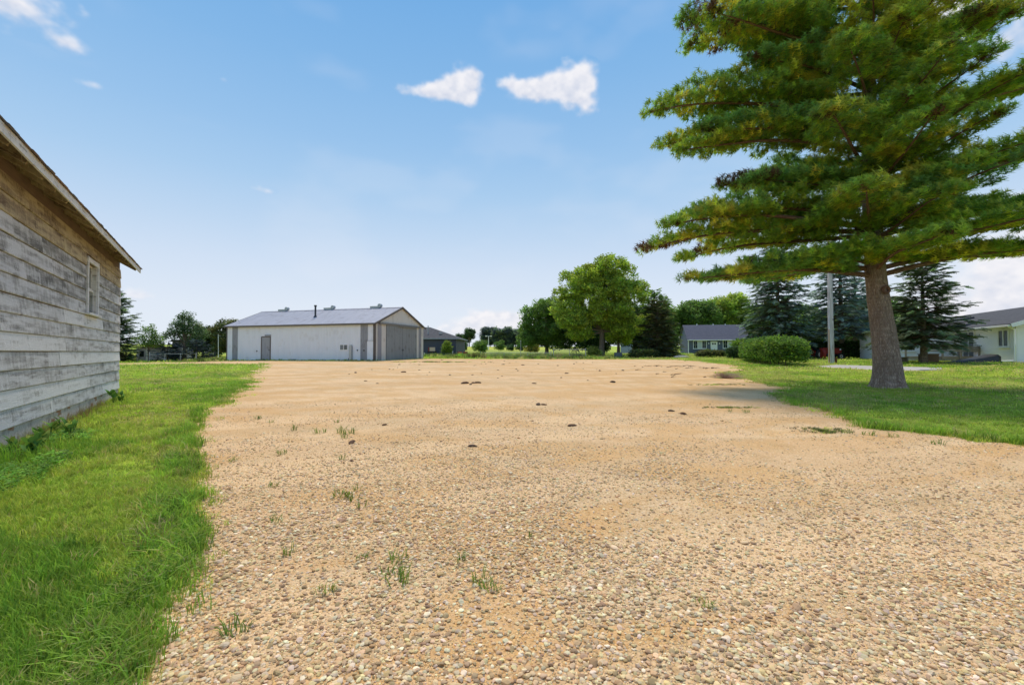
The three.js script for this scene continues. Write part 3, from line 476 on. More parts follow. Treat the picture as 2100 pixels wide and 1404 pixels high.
// ---------------------------------------------------------------- small dark blue house
{
  const hx = 33.1, hz = -86, hy = 1.12, L = 10.6, D = 7.4, H = 2.72, RISE = 2.75, run = D / 2 + 0.35, sl = Math.hypot(run, RISE * run / (D / 2)), sp = Math.atan2(RISE, D / 2);
  const house = thing('blue_house', 'small dark blue house with white trimmed windows and a steep slate-grey roof', 'house', hx, hy, hz, -9 * DEG);
  const blue = M(0x5d6478, 0.75);
  part('wall', lap(L, H).translate(0, 0, 0), blue, house);
  part('side_wall', mergeGeometries([lap(D, H).rotateY(Math.PI / 2).translate(L, 0, 0), lap(D, H).rotateY(-Math.PI / 2).translate(0, 0, -D), lap(L, H).rotateY(Math.PI).translate(L, 0, -D)]), blue, house);
  for (const [x, s] of [[L, 1], [0, -1]]) part('gable_wall', lap(D, RISE, 0.12, 0.014, (y) => [D / 2 * y / RISE, D - D / 2 * y / RISE]).rotateY(s * Math.PI / 2).translate(x, H, s > 0 ? 0 : -D), blue, house);
  part('foundation', box(L + 0.02, 1.0, D, L / 2, -0.49, -D / 2), concreteMat, house);
  for (const s of [1, -1]) { const g = box(L + 0.5, 0.12, sl); g.rotateX(s * sp); g.translate(L / 2, H + RISE - RISE * run / D + 0.07, -D / 2 + s * run / 2); part('roof', g, roofBlue, house); }
  part('gutter', box(L + 0.5, 0.12, 0.1, L / 2, H - 0.2, 0.42), whitePaint, house);
  part('soffit', box(L, 0.03, 0.35, L / 2, H - 0.1, 0.19), whitePaint, house);
  for (const x of [0.02, L - 0.02]) part('corner_board', box(0.14, H - 0.12, 0.05, x, H / 2 - 0.06, 0.03), whitePaint, house);
  const curtain = M(0xb9c0c4, 0.5); windowUnit(house, 2.05, 0.92, 0.015, 2.4, 1.55, 3, curtain); windowUnit(house, 7.35, 0.98, 0.015, 2.5, 1.55, 3, curtain);
  const dr = new THREE.Group(); dr.name = 'front_door'; dr.position.set(4.55, 0.1, 0.02); house.add(dr);
  part('door_leaf', mergeGeometries([box(0.95, 2.05, 0.05, 0, 1.03, 0.02), box(0.3, 0.7, 0.02, -0.22, 0.55, 0.05), box(0.3, 0.7, 0.02, 0.22, 0.55, 0.05)]), whitePaint, dr);
  part('door_frame', merge([box(0.12, 2.2, 0.08, -0.54, 1.1, 0.03), box(0.12, 2.2, 0.08, 0.54, 1.1, 0.03), box(0.95, 0.12, 0.08, 0, 2.14, 0.03)]), whitePaint, dr);
  for (const s of [-1, 1]) part('pane', box(0.26, 0.3, 0.02, s * 0.2, 1.75, 0.05), glassDark, dr);
  part('step', box(1.5, 0.3, 0.9, 4.55, -0.12, 0.5), concreteMat, house);
  for (const s of [-1, 1]) part('wall_lamp', new THREE.LatheGeometry([[0, 0], [0.07, 0.02], [0.1, 0.16], [0.06, 0.28], [0, 0.3]].map((p) => new THREE.Vector2(...p)), 10).translate(4.55 + s * 0.95, 1.75, 0.14), whitePaint, house);
  for (const x of [2.4, 5.4, 7.6]) part('roof_vent', new THREE.CylinderGeometry(0.08, 0.08, 0.4, 8).translate(x, H + RISE + 0.12, -D / 2 + 0.12), whitePaint, house);
}
// garage at the back, left of it
{
  const g = thing('grey_garage', 'blue-grey garage with white eave half hidden by the dark spruce', 'garage', 21.2, 1.0, -80, 8 * DEG);
  const m = M(0x7b8896, 0.75); part('wall', mergeGeometries([lap(5.2, 2.9), lap(6, 2.9).rotateY(-Math.PI / 2).translate(0, 0, -6), lap(6, 2.9).rotateY(Math.PI / 2).translate(5.2, 0, 0)]), m, g);
  part('foundation', box(5.3, 0.7, 6, 2.6, -0.36, -3), concreteMat, g);
  const s = new THREE.Shape([[0, 0], [5.2, 0], [2.6, 1.6]].map((p) => new THREE.Vector2(...p))); part('gable_wall', new THREE.ExtrudeGeometry(s, { depth: 0.05, bevelEnabled: false }).translate(0, 2.9, -0.05), m, g);
  for (const k of [1, -1]) { const q = box(3.3, 0.1, 6.6); q.rotateZ(k * Math.atan2(1.6, 2.6)); q.translate(2.6 - k * 1.38, 2.9 + 0.86, -3); part('roof', q, roofGrey, g); const t = box(3.3, 0.16, 0.05); t.rotateZ(k * Math.atan2(1.6, 2.6)); t.translate(2.6 - k * 1.38, 2.9 + 0.82, 0.34); part('rake_trim', t, whitePaint, g); }
}
// ---------------------------------------------------------------- dark hip-roofed building behind the barn
{
  const b = thing('dark_building', 'low charcoal building with a hipped grey roof behind the metal barn', 'building', -7.6, 0.84, -62, -2 * DEG);
  const L = 13, D = 9, H = 2.45, RISE = 1.75, o = 0.4, m = M(0x474b57, 0.7);
  part('wall', mergeGeometries([lap(L, H, 0.16).translate(-L, 0, 0), lap(D, H, 0.16).rotateY(Math.PI / 2), lap(D, H, 0.16).rotateY(-Math.PI / 2).translate(-L, 0, -D), lap(L, H, 0.16).rotateY(Math.PI).translate(0, 0, -D)]), m, b);
  part('foundation', box(L + 0.04, 0.7, D, -L / 2, -0.352, -D / 2), concreteMat, b);
  const q = D / 2 + o, P = [[o, H, o], [-L - o, H, o], [-L - o, H, -D - o], [o, H, -D - o], [o - q, H + RISE, -D / 2], [-L - o + q, H + RISE, -D / 2]], pos = [], uv = [], idx = [];
  const face = (...k) => { const i = pos.length / 3; k.forEach((j) => { pos.push(...P[j]); uv.push(P[j][0] + P[j][2] * 0.2, P[j][1] * 2.4 + P[j][2] * 0.3); }); idx.push(i, i + 1, i + 2); if (k.length > 3) idx.push(i, i + 2, i + 3); };
  face(0, 4, 5, 1); face(3, 4, 0); face(2, 5, 4, 3); face(1, 5, 2); part('roof', geo(pos, idx, uv), roofGrey, b);
  part('fascia', merge([box(L + 2 * o, 0.14, 0.04, -L / 2, H - 0.06, o), box(0.04, 0.14, D + 2 * o - 0.05, o, H - 0.06, -D / 2)]), M(0x9a9da3, 0.6), b);
  part('soffit', box(L + 2 * o - 0.06, 0.02, D + 2 * o - 0.06, -L / 2, H - 0.03, -D / 2), M(0x8a8c90, 0.7), b);
  part('flue_pipe', new THREE.CylinderGeometry(0.07, 0.07, 1.2, 10).translate(-4.1, H + 1.2, -1.4), galv, b);
  part('roof_vent', box(0.4, 0.2, 0.3, -2.3, H + 0.75, -1.2), galv, b);
}
// ---------------------------------------------------------------- white house at the right
{
  const h = thing('white_house', 'white lap-sided ranch house with dark roof and a deck behind the lawn', 'house', 32.55, 0.78, -29.6, -112 * DEG);
  const H = 2.5, D = 8.4, LEN = 6.3, RISE = 1.45, white = M(0xf0f0f1, 0.6), o = 0.75, eo = 0.55;
  part('wall', lap(LEN, H, 0.105).translate(-LEN, 0, 0), white, h);                                    // eave side
  part('gable_wall', mergeGeometries([lap(D, H, 0.105).rotateY(Math.PI / 2), lap(D, RISE, 0.105, 0.014, (y) => [D / 2 * y / RISE, D - D / 2 * y / RISE]).rotateY(Math.PI / 2).translate(0, H, 0)]), white, h);
  part('foundation', box(LEN + 0.02, 0.6, D, -LEN / 2, -0.302, -D / 2), concreteMat, h);
  const run = D / 2 + eo, sp = Math.atan2(RISE, D / 2), sl = run / Math.cos(sp), far = 16;
  for (const s of [1, -1]) { const g = box(far + o, 0.14, sl); g.rotateX(s * sp); g.translate(o - (far + o) / 2, H + RISE - run * Math.tan(sp) / 2 + 0.08, -D / 2 + s * run / 2); part('roof', g, roofGrey, h); const t = box(0.04, 0.24, sl); t.rotateX(s * sp); t.translate(o + 0.022, H + RISE - run * Math.tan(sp) / 2 + 0.01, -D / 2 + s * run / 2); part('rake_trim', t, whitePaint, h); }
  part('gutter', box(far + o - 0.1, 0.13, 0.12, o - (far + o) / 2, H - eo * Math.tan(sp) + 0.02, eo + 0.07), whitePaint, h);
  part('soffit', box(far + o - 0.1, 0.03, eo, o - (far + o) / 2, H - eo * Math.tan(sp) - 0.02, eo / 2), whitePaint, h);
  part('downspout', merge([box(0.07, H - 0.35, 0.07, 0.02, (H - 0.35) / 2, 0.07), rod(V(0.02, H - 0.37, 0.08), V(0.3, H - 0.22, eo), 0.035, 8)]), whitePaint, h);
  part('drain_pipe', rod(V(0.0, 0.06, 0.12), V(-0.4, -0.02, 2.1), 0.05, 8), whitePaint, h);
  part('corner_board', merge([box(0.12, H, 0.03, -0.06, H / 2, 0.03), box(0.03, H, 0.1, 0.03, H / 2, -0.05)]), whitePaint, h);
  windowUnit(h, -1.15, 0.95, 0.015, 1.15, 1.2, 2); 
  const dr = windowUnit(h, -5.4, 0.15, 0.015, 1.6, 2.05, 2); dr.name = 'glass_door';
  // wing set across the far end, facing the lawn
  part('wing_wall', mergeGeometries([lap(4.4, H, 0.105).rotateY(Math.PI / 2).translate(-LEN - 0.2, 0, 4.1), lap(9, H, 0.105).translate(-LEN - 9.2, 0, 4.1)]), white, h);
  part('wing_foundation', box(9, 0.6, 4.2, -LEN - 4.72, -0.302, 2.0), concreteMat, h);
  const wr = box(10.2, 0.14, 5.2); wr.rotateX(0.16); wr.translate(-LEN - 4.3, H + 0.32, 2.2); part('wing_roof', wr, roofGrey, h);
  part('lantern', merge([box(0.14, 0.26, 0.14, -LEN - 0.08, 1.5, 2.2), box(0.2, 0.04, 0.2, -LEN - 0.08, 1.65, 2.2)]), darkMetal, h);
  const pw = windowUnit(h, -LEN - 0.18, 0.7, 3.3, 0.9, 1.2, 1); pw.rotation.y = Math.PI / 2;
}
// deck in front of the wing
{
  const d = thing('wooden_deck', 'weathered wooden deck with plank railing in front of the white house wing', 'deck', 31.9, 0.72, -33.2, 3 * DEG);
  const post = (x, z, h = 1.0) => part('post', box(0.09, h, 0.09, x, h / 2, z), deckWood, d);
  for (let k = 0; k < 10; k++) part('deck_plank', box(4.3, 0.035, 0.135, 0, 0.36, -0.2 - k * 0.142), deckWood, d);
  part('joist', merge([box(4.3, 0.2, 0.05, 0, 0.24, 0.0 - 0.12), box(0.05, 0.2, 1.4, -2.1, 0.24, -0.85), box(0.05, 0.2, 1.4, 2.1, 0.24, -0.85)]), deckWood, d);
  for (const x of [-2.1, -0.7, 0.7, 2.1]) post(x, -0.04, 1.12); post(2.1, -1.5, 1.12); post(-2.1, -1.5, 1.12);
  for (const y of [0.78, 0.93, 1.09]) { part('rail', box(4.4, y > 1 ? 0.05 : 0.11, y > 1 ? 0.14 : 0.03, 0, y, y > 1 ? -0.04 : 0.022), deckWood, d); part('rail', box(0.03, 0.11, 1.5, 2.163, y - 0.02, -0.8), deckWood, d); }
}
// ---------------------------------------------------------------- foliage pieces
function needleBrush(n, len, w, spread, seed) {   // a brush of fine needles round +y
  const r = rng(seed), pos = [], idx = [];
  for (let k = 0; k < n; k++) {
    const a = r() * 6.283, t = (0.25 + spread * Math.sqrt(r())) , l = len * (0.7 + 0.45 * r()), dx = Math.sin(t) * Math.cos(a), dz = Math.sin(t) * Math.sin(a), dy = Math.cos(t), sx = -Math.sin(a), sz = Math.cos(a), y0 = (r() - 0.4) * len * 0.7, i = pos.length / 3, tw = (r() - 0.5) * 1.4;
    const px = sx * Math.cos(tw) , py = Math.sin(tw), pz = sz * Math.cos(tw);
    pos.push(-px * w, y0 - py * w, -pz * w, px * w, y0 + py * w, pz * w, dx * l, y0 + dy * l - 0.12 * l * t, dz * l); idx.push(i, i + 1, i + 2);
  }
  return geo(pos, idx);
}
function leafClump(n, size, radius, seed, narrow = 0.5) {   // pointed, slightly folded leaves through a ball
  const r = rng(seed), pos = [], idx = [], q = new THREE.Quaternion(), v = V(0, 0, 0);
  for (let k = 0; k < n; k++) {
    const u = r() * 2 - 1, a = r() * 6.283, rr = radius * Math.cbrt(r()), c = V(Math.sqrt(1 - u * u) * Math.cos(a) * rr, u * rr * 0.8, Math.sqrt(1 - u * u) * Math.sin(a) * rr), s = size * (0.7 + 0.6 * r());
    q.setFromEuler(new THREE.Euler(-0.7 + 1.1 * (r() - 0.5) + 0.3, r() * 6.283, (r() - 0.5) * 1.1, 'YXZ'));
    const i = pos.length / 3; for (const [x, y, z] of [[0, 0, 0], [-narrow * s, s * 0.08, s * 0.5], [narrow * s, s * 0.08, s * 0.5], [0, -s * 0.05, s]]) { v.set(x * 0.7, y, z).applyQuaternion(q).add(c); pos.push(v.x, v.y, v.z); }
    idx.push(i, i + 1, i + 2, i + 1, i + 3, i + 2);
  }
  return geo(pos, idx);
}
function spray(seed, len = 0.55) {   // flat drooping spruce spray along +z
  const r = rng(seed), pos = [], idx = [];
  const blade = (ax, ay, az, bx, by, bz, w) => { const i = pos.length / 3, dx = bx - ax, dz = bz - az, l = Math.hypot(dx, dz) || 1; pos.push(ax - dz / l * w, ay, az + dx / l * w, ax + dz / l * w, ay, az - dx / l * w, bx, by, bz); idx.push(i, i + 1, i + 2); };
  for (let k = 0; k < 7; k++) { const t = 0.1 + k / 7 * 0.8, l = len * 0.5 * (1.1 - t); for (const s of [-1, 1]) { const y = -0.12 * len * t * t; blade(0, y, t * len, s * l * (0.7 + 0.4 * r()), y - 0.08 * len * r(), t * len + l * 0.7, 0.035); blade(0, y, t * len, s * l * 0.4, y + 0.10 * len * r(), t * len + l * 0.5, 0.03); } }
  blade(0, 0, 0, 0, -0.12 * len, len * 1.05, 0.05); blade(0, 0.03, 0, 0.02, 0.02, len * 0.9, 0.05);
  return geo(pos, idx);
}
const shade = (list, r, f = 0.25) => { const c = list[Math.floor(r() * list.length)], k = 1 + (r() - 0.5) * 2 * f; return new THREE.Color().setRGB(c[0] * k, c[1] * k * (1 + (r() - 0.5) * 0.1), c[2] * k, THREE.SRGBColorSpace); };
const pineLeaf = leafMat(0.58), broadLeaf = leafMat(0.55);
const QY = V(0, 1, 0), QZ = V(0, 0, 1);

// ---------------------------------------------------------------- the white pine
{
  const r = rng(77), px = 12.49, pz = -15.24, py = ground(px, pz);
  const tree = thing('white_pine', 'tall leaning white pine with layered wind-swept branches on the lawn', 'tree', px, py, pz);
  const axis = (y) => V(-0.30 * ss(0, 4, y) - 0.035 * y, y, 0.02 * y + 0.05 * Math.sin(y * 0.7));
  const pts = [], rad = []; for (let y = -0.25; y <= 17; y += y < 4 ? 0.12 : 0.5) { pts.push(axis(y)); rad.push(0.30 * Math.pow(1 - Math.max(0, y) / 17.4, 0.75) + 0.03 + 0.10 * Math.exp(-Math.max(0, y) / 1.7) + 0.16 * Math.exp(-Math.max(0, y + 0.1) / 0.26)); }
  part('trunk', limb(pts, rad, 40, (a, l) => 1 + 0.15 * Math.sin(a * 5 + 1 + Math.sin(a * 2)) * Math.exp(-l / 0.5) + 0.05 * Math.sin(a * 3 + 1) * Math.exp(-l / 1.5) + (fbm(a * 4 + 9, l * 2.2, 3, 25, 0) - 0.5) * 0.07), pineBark, tree);
  { const k = axis(3.2); part('branch_scar', new THREE.TorusGeometry(0.1, 0.045, 8, 18).translate(k.x + 0.02, 3.2, k.z + 0.33), limbBark, tree); }
  const PAL = [R(162, 192, 72), R(146, 182, 74), R(178, 200, 72), R(132, 170, 74), R(194, 208, 78), R(154, 186, 80)], YEL = [R(212, 214, 80), R(198, 206, 76), R(222, 216, 92)], COOL = [R(126, 170, 88), R(138, 178, 90), R(150, 186, 88)], RUST = [R(128, 96, 62), R(110, 88, 58)];  // YEL paints sunlit highlights into the needle colour, fullest on the front upper boughs
  const tufts = [], q = new THREE.Quaternion(), q2 = new THREE.Quaternion();
  const put = (p, dir, s, pal) => { q.setFromUnitVectors(QY, dir); tufts.push({ p: p.clone(), q: q.clone(), s: V(s, s * (0.9 + 0.3 * r()), s), c: shade(pal, r, 0.18) }); };
  const bough = (h, az, len, rise, droop, dens = 1, tone = 0) => {
    const b = axis(h), dir = V(Math.cos(az), 0, Math.sin(az)), side = V(-dir.z, 0, dir.x), n = 14, P = [], Rr = [], w = (r() - 0.5) * 0.5;
    for (let i = 0; i <= n; i++) { const t = i / n; P.push(V(b.x, h, b.z).addScaledVector(dir, t * len).addScaledVector(side, w * t * t * len * 0.5).add(V(0, len * (Math.tan(rise) * t - droop * t * t) + 0.05 * Math.sin(t * 7 + h * 3), 0))); Rr.push((0.018 + 0.0115 * len) * (1 - t * 0.86)); }
    part('branch', limb(P, Rr, 7), limbBark, tree);
    const at = (t) => { const f = clamp(t) * n, i = Math.min(n - 1, Math.floor(f)); return P[i].clone().lerp(P[i + 1], f - i); };
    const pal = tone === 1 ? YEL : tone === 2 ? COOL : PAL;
    for (let t = 0.13 + 0.06 * r(); t < 1; t += 0.34 / len) {
      if (fbm(t * len * 0.8 + h * 7, az * 9, 2) < 0.27) continue;
      const o = at(t), tan = at(t + 0.02).sub(o).normalize();
      for (const s of [-1, 1]) {
        const L = (0.22 + Math.min(1.3, 0.34 * len * (1.05 - t))) * (0.6 + 0.6 * r()), out = tan.clone().multiplyScalar(0.75 + 0.3 * r()).addScaledVector(side, s * (0.75 + 0.5 * r())).add(V(0, 0.14 + 0.3 * (r() - 0.3), 0)).normalize();
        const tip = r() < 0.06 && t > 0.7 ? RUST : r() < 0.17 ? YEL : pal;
        tw.push(rod(o, o.clone().addScaledVector(out, L * 0.9), 0.009, 3, 0.004));
        const m = Math.max(1, Math.round(L / 0.52));
        for (let k = 0; k < m; k++) {   // pads of tufts along the twig
          const u = (k + 0.55 + 0.45 * r()) / m, c = o.clone().addScaledVector(out, L * u).add(V(0, -0.08 * L * u * u + 0.03, 0)), w = 0.2 + 0.17 * r(), n2 = Math.round((17 + 12 * r()) * dens * (w / 0.28));
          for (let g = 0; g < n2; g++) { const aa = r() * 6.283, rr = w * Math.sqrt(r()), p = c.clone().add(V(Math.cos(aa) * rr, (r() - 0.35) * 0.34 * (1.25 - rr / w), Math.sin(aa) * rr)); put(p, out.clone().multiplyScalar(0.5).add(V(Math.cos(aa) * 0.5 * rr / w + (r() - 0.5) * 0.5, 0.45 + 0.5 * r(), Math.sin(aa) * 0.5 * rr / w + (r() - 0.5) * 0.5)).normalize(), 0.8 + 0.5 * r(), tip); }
        }
      }
    }
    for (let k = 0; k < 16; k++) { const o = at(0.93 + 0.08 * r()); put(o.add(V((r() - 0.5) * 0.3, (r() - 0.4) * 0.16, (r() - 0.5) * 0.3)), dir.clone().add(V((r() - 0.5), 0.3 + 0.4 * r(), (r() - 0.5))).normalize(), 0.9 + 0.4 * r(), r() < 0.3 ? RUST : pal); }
  };
  const tw = [], left = Math.PI, D1 = DEG;
  // left: flat tiers that sink at the tips
  for (const [h, a, len, rise, droop, tone] of [
    [3.75, 176, 6.4, 4, 0.10, 2], [3.95, 190, 5.4, 3, 0.10, 2], [4.1, 164, 5.0, 4, 0.09, 0],
    [5.15, 184, 7.3, 7, 0.17, 0], [5.3, 172, 6.9, 9, 0.15, 0], [5.0, 196, 6.0, 5, 0.15, 0], [5.6, 178, 6.4, 11, 0.16, 0],
    [6.5, 170, 4.4, 8, 0.14, 2], [6.8, 190, 4.8, 7, 0.12, 0],
    [7.9, 182, 6.4, 11, 0.20, 0], [8.2, 172, 5.8, 9, 0.13, 2], [8.5, 192, 6.6, 12, 0.18, 0],
    [8.9, 178, 7.2, 15, 0.23, 0], [9.4, 186, 6.7, 17, 0.24, 0], [9.9, 170, 4.6, 14, 0.16, 2], [10.4, 190, 3.4, 14, 0.14, 0],
    [11.9, 184, 4.4, 13, 0.12, 2], [10.9, 172, 6.0, 11, 0.13, 0], [11.3, 178, 6.4, 12, 0.15, 2], [11.6, 186, 5.6, 12, 0.12, 0], [12.6, 190, 5.0, 18, 0.14, 0], [13.4, 180, 5.4, 20, 0.14, 0], [14.4, 186, 4.2, 26, 0.12, 0], [15.4, 176, 3.0, 32, 0.08, 0],
  ]) bough(h, a * D1, len, rise * D1, droop, 1, tone);
  // right: rising boughs
  for (const [h, a, len, rise, droop, tone] of [
    [3.75, 8, 6.4, 13, 0.10, 0], [3.95, -12, 6.6, 11, 0.07, 0], [4.4, 22, 6.2, 14, 0.10, 0], [5.0, 2, 6.8, 15, 0.10, 0], [5.4, -14, 6.4, 14, 0.08, 0],
    [6.3, 6, 6.8, 19, 0.10, 0], [6.5, -10, 5.6, 20, 0.09, 2], [8.0, 4, 7.2, 25, 0.12, 0], [8.3, -12, 6.2, 24, 0.10, 0], [10.2, 6, 6.6, 29, 0.11, 2], [10.6, -14, 5.6, 28, 0.10, 0], [12.4, 10, 5.2, 34, 0.10, 0], [13.4, -8, 4.6, 36, 0.10, 0], [14.4, 4, 3.8, 40, 0.08, 0],
  ]) bough(h, a * D1, len, rise * D1, droop, 1, tone);
  // towards and away
  for (const [h, a, len, rise, droop, tone] of [
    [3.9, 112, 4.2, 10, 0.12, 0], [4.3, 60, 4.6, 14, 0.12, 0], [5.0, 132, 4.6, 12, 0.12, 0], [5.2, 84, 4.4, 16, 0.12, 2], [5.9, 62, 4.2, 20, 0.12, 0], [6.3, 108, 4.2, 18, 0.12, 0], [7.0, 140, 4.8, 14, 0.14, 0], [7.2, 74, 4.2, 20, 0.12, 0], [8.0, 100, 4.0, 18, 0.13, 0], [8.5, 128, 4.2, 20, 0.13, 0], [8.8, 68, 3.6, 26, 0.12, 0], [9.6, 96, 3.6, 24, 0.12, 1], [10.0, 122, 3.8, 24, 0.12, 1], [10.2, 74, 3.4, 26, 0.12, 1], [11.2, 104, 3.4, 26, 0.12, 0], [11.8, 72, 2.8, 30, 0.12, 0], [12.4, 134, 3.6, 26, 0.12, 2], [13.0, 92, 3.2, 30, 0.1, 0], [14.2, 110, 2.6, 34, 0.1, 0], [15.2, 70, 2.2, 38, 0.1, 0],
    [4.8, 104, 3.6, 14, 0.12, 0], [5.7, 92, 3.4, 14, 0.12, 0], [6.6, 86, 3.6, 18, 0.12, 0], [7.5, 112, 3.4, 16, 0.12, 0], [7.9, 80, 3.6, 22, 0.12, 0], [9.1, 80, 3.4, 22, 0.12, 0], [9.3, 112, 3.4, 20, 0.12, 0], [10.7, 88, 3.2, 24, 0.12, 0], [11.5, 84, 3.0, 26, 0.12, 0], [12.1, 100, 3.0, 26, 0.12, 0], [12.7, 76, 3.0, 28, 0.12, 0],
    [4.0, 250, 5.0, 8, 0.1, 2], [4.6, 290, 4.6, 14, 0.1, 2], [5.5, 225, 5.4, 10, 0.12, 2], [6.2, 275, 5.0, 16, 0.12, 2], [7.0, 300, 3.6, 22, 0.1, 2], [7.6, 240, 5.2, 14, 0.13, 2], [8.8, 285, 4.8, 22, 0.12, 2], [9.8, 230, 5.0, 18, 0.14, 2], [10.6, 290, 3.6, 28, 0.12, 2], [11.4, 260, 4.4, 24, 0.12, 2], [12.6, 225, 4.2, 22, 0.12, 2], [13.4, 290, 3.6, 32, 0.1, 2], [14.8, 250, 2.6, 34, 0.1, 2], [16.2, 20, 1.4, 50, 0.05, 0], [16.3, 150, 1.4, 50, 0.05, 0], [16.4, 270, 1.3, 50, 0.05, 0],
  ]) bough(h, a * D1, len, rise * D1, droop, 1, tone);
  part('twigs', mergeGeometries(tw), limbBark, tree).userData.kind = 'stuff';
  instances('needles', needleBrush(16, 0.15, 0.011, 1.15, 3), pineLeaf, tufts, tree);
  console.log('pine tufts', tufts.length);
}

// ---------------------------------------------------------------- other trees
const sprayA = spray(5), fineClump = leafClump(16, 0.26, 0.42, 8, 0.45), bigClump = leafClump(22, 0.42, 0.8, 9, 0.55), farClump = leafClump(26, 1.0, 1.7, 10, 0.6), smallClump = leafClump(14, 0.12, 0.2, 12, 0.45);
function spruce(name, label, x, d, height, radius, pal, o = {}) {
  const z = -d, y = ground(x, z), r = rng(o.seed ?? 1), t = thing(name, label, 'tree', x, y, z, 0, o.group), bare = o.bare ?? 0.04, list = [], tw = [];
  part('trunk', limb([V(0, -0.2, 0), V(0.02, height * 0.3, 0), V(0, height * 0.98, 0)], [height * 0.022 + 0.06, height * 0.016 + 0.03, 0.02], 10, (a, l) => 1 + 0.08 * Math.sin(a * 3 + l)), greyBark, t);
  const step = o.step ?? 0.34, dens = o.dens ?? 1; const q = new THREE.Quaternion(), e = new THREE.Euler();
  for (let h = height * bare; h < height * 0.985; h += step * (0.75 + 0.5 * r())) {
    const f = h / height, R0 = radius * Math.pow(1 - f, o.power ?? 0.85) * (0.55 + 0.45 * ss(0, 0.12, f + 0.06)) * (o.swell ? 1 + o.swell * Math.sin(f * 3.14) : 1) + 0.12, n = Math.max(4, Math.round((5 + R0 * 1.7) * dens));
    for (let k = 0; k < n; k++) {
      const a = r() * 6.283, L = R0 * (0.62 + 0.5 * r()), rise = mix(o.low ?? -0.30, o.high ?? 0.5, f) + (r() - 0.5) * 0.22, ca = Math.cos(a), sa = Math.sin(a), y1 = h + L * rise - 0.06 * L * L * 0.3;
      if (L > 0.7 && !o.noTwigs) tw.push(rod(V(0, h, 0), V(ca * L * 0.85, h + L * rise * 0.85, sa * L * 0.85), 0.012 + 0.008 * L, 4, 0.006));
      const m = Math.max(1, Math.round(L / 0.27 * (o.fill ?? 1)));
      for (let i = 0; i < m; i++) {
        const u = (i + 0.3 + 0.7 * r()) / m; if (u < 0.28 && r() < 0.6) continue;
        const w = (1 - u) * 0.5 * L * (r() - 0.5) * 1.4, p = V(ca * L * u - sa * w, h + L * rise * u - 0.02 * L * u * u + (r() - 0.5) * 0.14, sa * L * u + ca * w);
        e.set(-rise * 0.7 + 0.12 + (r() - 0.5) * 0.5, Math.PI / 2 - a + (r() - 0.5) * 1.5, (r() - 0.5) * 0.7, 'YXZ'); q.setFromEuler(e);
        const s = (o.size ?? 1) * (0.75 + 0.55 * r()); list.push({ p, q: q.clone(), s: V(s, s, s), c: shade(pal, r, 0.22) });
      }
    }
  }
  if (tw.length) part('branches', mergeGeometries(tw), limbBark, t).userData.kind = 'stuff';
  instances('needles', sprayA, pineLeaf, list, t); return t;
}
// lobes: [x, y, z, rx, ry, rz] relative to the base; clumps sit mostly in each lobe's outer shell
function broadleaf(name, label, x, d, trunkH, trunkR, lobes, pal, o = {}) {
  const z = -d, y = ground(x, z), r = rng(o.seed ?? 2), t = thing(name, label, o.category ?? 'tree', x, y, z, 0, o.group), list = [], q = new THREE.Quaternion(), e = new THREE.Euler(), clump = o.clump ?? fineClump;
  if (trunkH > 0) {
    const top = lobes.reduce((m, l) => Math.max(m, l[1]), 0);
    const pts = [], rr = []; for (let k = 0; k <= 10; k++) { const f = k / 10; pts.push(V((o.lean ?? 0) * f + 0.08 * Math.sin(f * 5) * trunkR * 3, -0.2 + f * (top + 0.1), 0.05 * Math.sin(f * 4))); rr.push(trunkR * (1 - f * 0.85) + trunkR * 0.5 * Math.exp(-f * 30)); }
    part('trunk', limb(pts, rr, 12, (a, l) => 1 + 0.07 * Math.sin(a * 4 + l * 0.7)), o.bark ?? greyBark, t);
    lobes.forEach((l, i) => { if (i % (o.limbEach ?? 1)) return; const s = V((o.lean ?? 0) * 0.4, mix(trunkH, l[1], 0.12), 0), b = V(l[0], l[1] + l[4] * 0.3, l[2]), m = s.clone().lerp(b, 0.55).add(V(0, -0.12 * s.distanceTo(b), 0)); part('branch', limb([s, m, b], [trunkR * 0.42, trunkR * 0.26, 0.03], 6), o.bark ?? greyBark, t); });
  }
  for (const [lx, ly, lz, rx, ry, rz] of lobes) {
    const area = Math.pow((Math.pow(rx * ry, 1.6) + Math.pow(rx * rz, 1.6) + Math.pow(ry * rz, 1.6)) / 3, 1 / 1.6) * 12.57, n = Math.round(area * (o.dens ?? 5));
    for (let k = 0; k < n; k++) {
      const u = r() * 2 - 1, a = r() * 6.283, c = Math.sqrt(1 - u * u), f = r() < 0.78 ? 0.8 + 0.27 * r() : Math.cbrt(r()) * 0.85, bump = 0.82 + 0.36 * fbm(a * 1.3 + lx * 3, u * 2.5 + ly * 2, 3), p = V(lx + c * Math.cos(a) * rx * f * bump, ly + u * ry * f * bump, lz + c * Math.sin(a) * rz * f * bump);
      if (p.y < (o.floor ?? 0.1)) continue;
      if (vn(p.x * 1.1 + 40, p.y * 1.1 + p.z * 0.7 + 40) < (o.gap ?? 0.16)) continue;
      e.set((r() - 0.5) * 0.8, r() * 6.283, (r() - 0.5) * 0.8); q.setFromEuler(e); const s = (o.size ?? 1) * (0.7 + 0.6 * r());
      list.push({ p, q: q.clone(), s: V(s, s, s), c: shade(pal, r, o.vary ?? 0.2) });
    }
  }
  instances('leaves', clump, broadLeaf, list, t); return t;
}
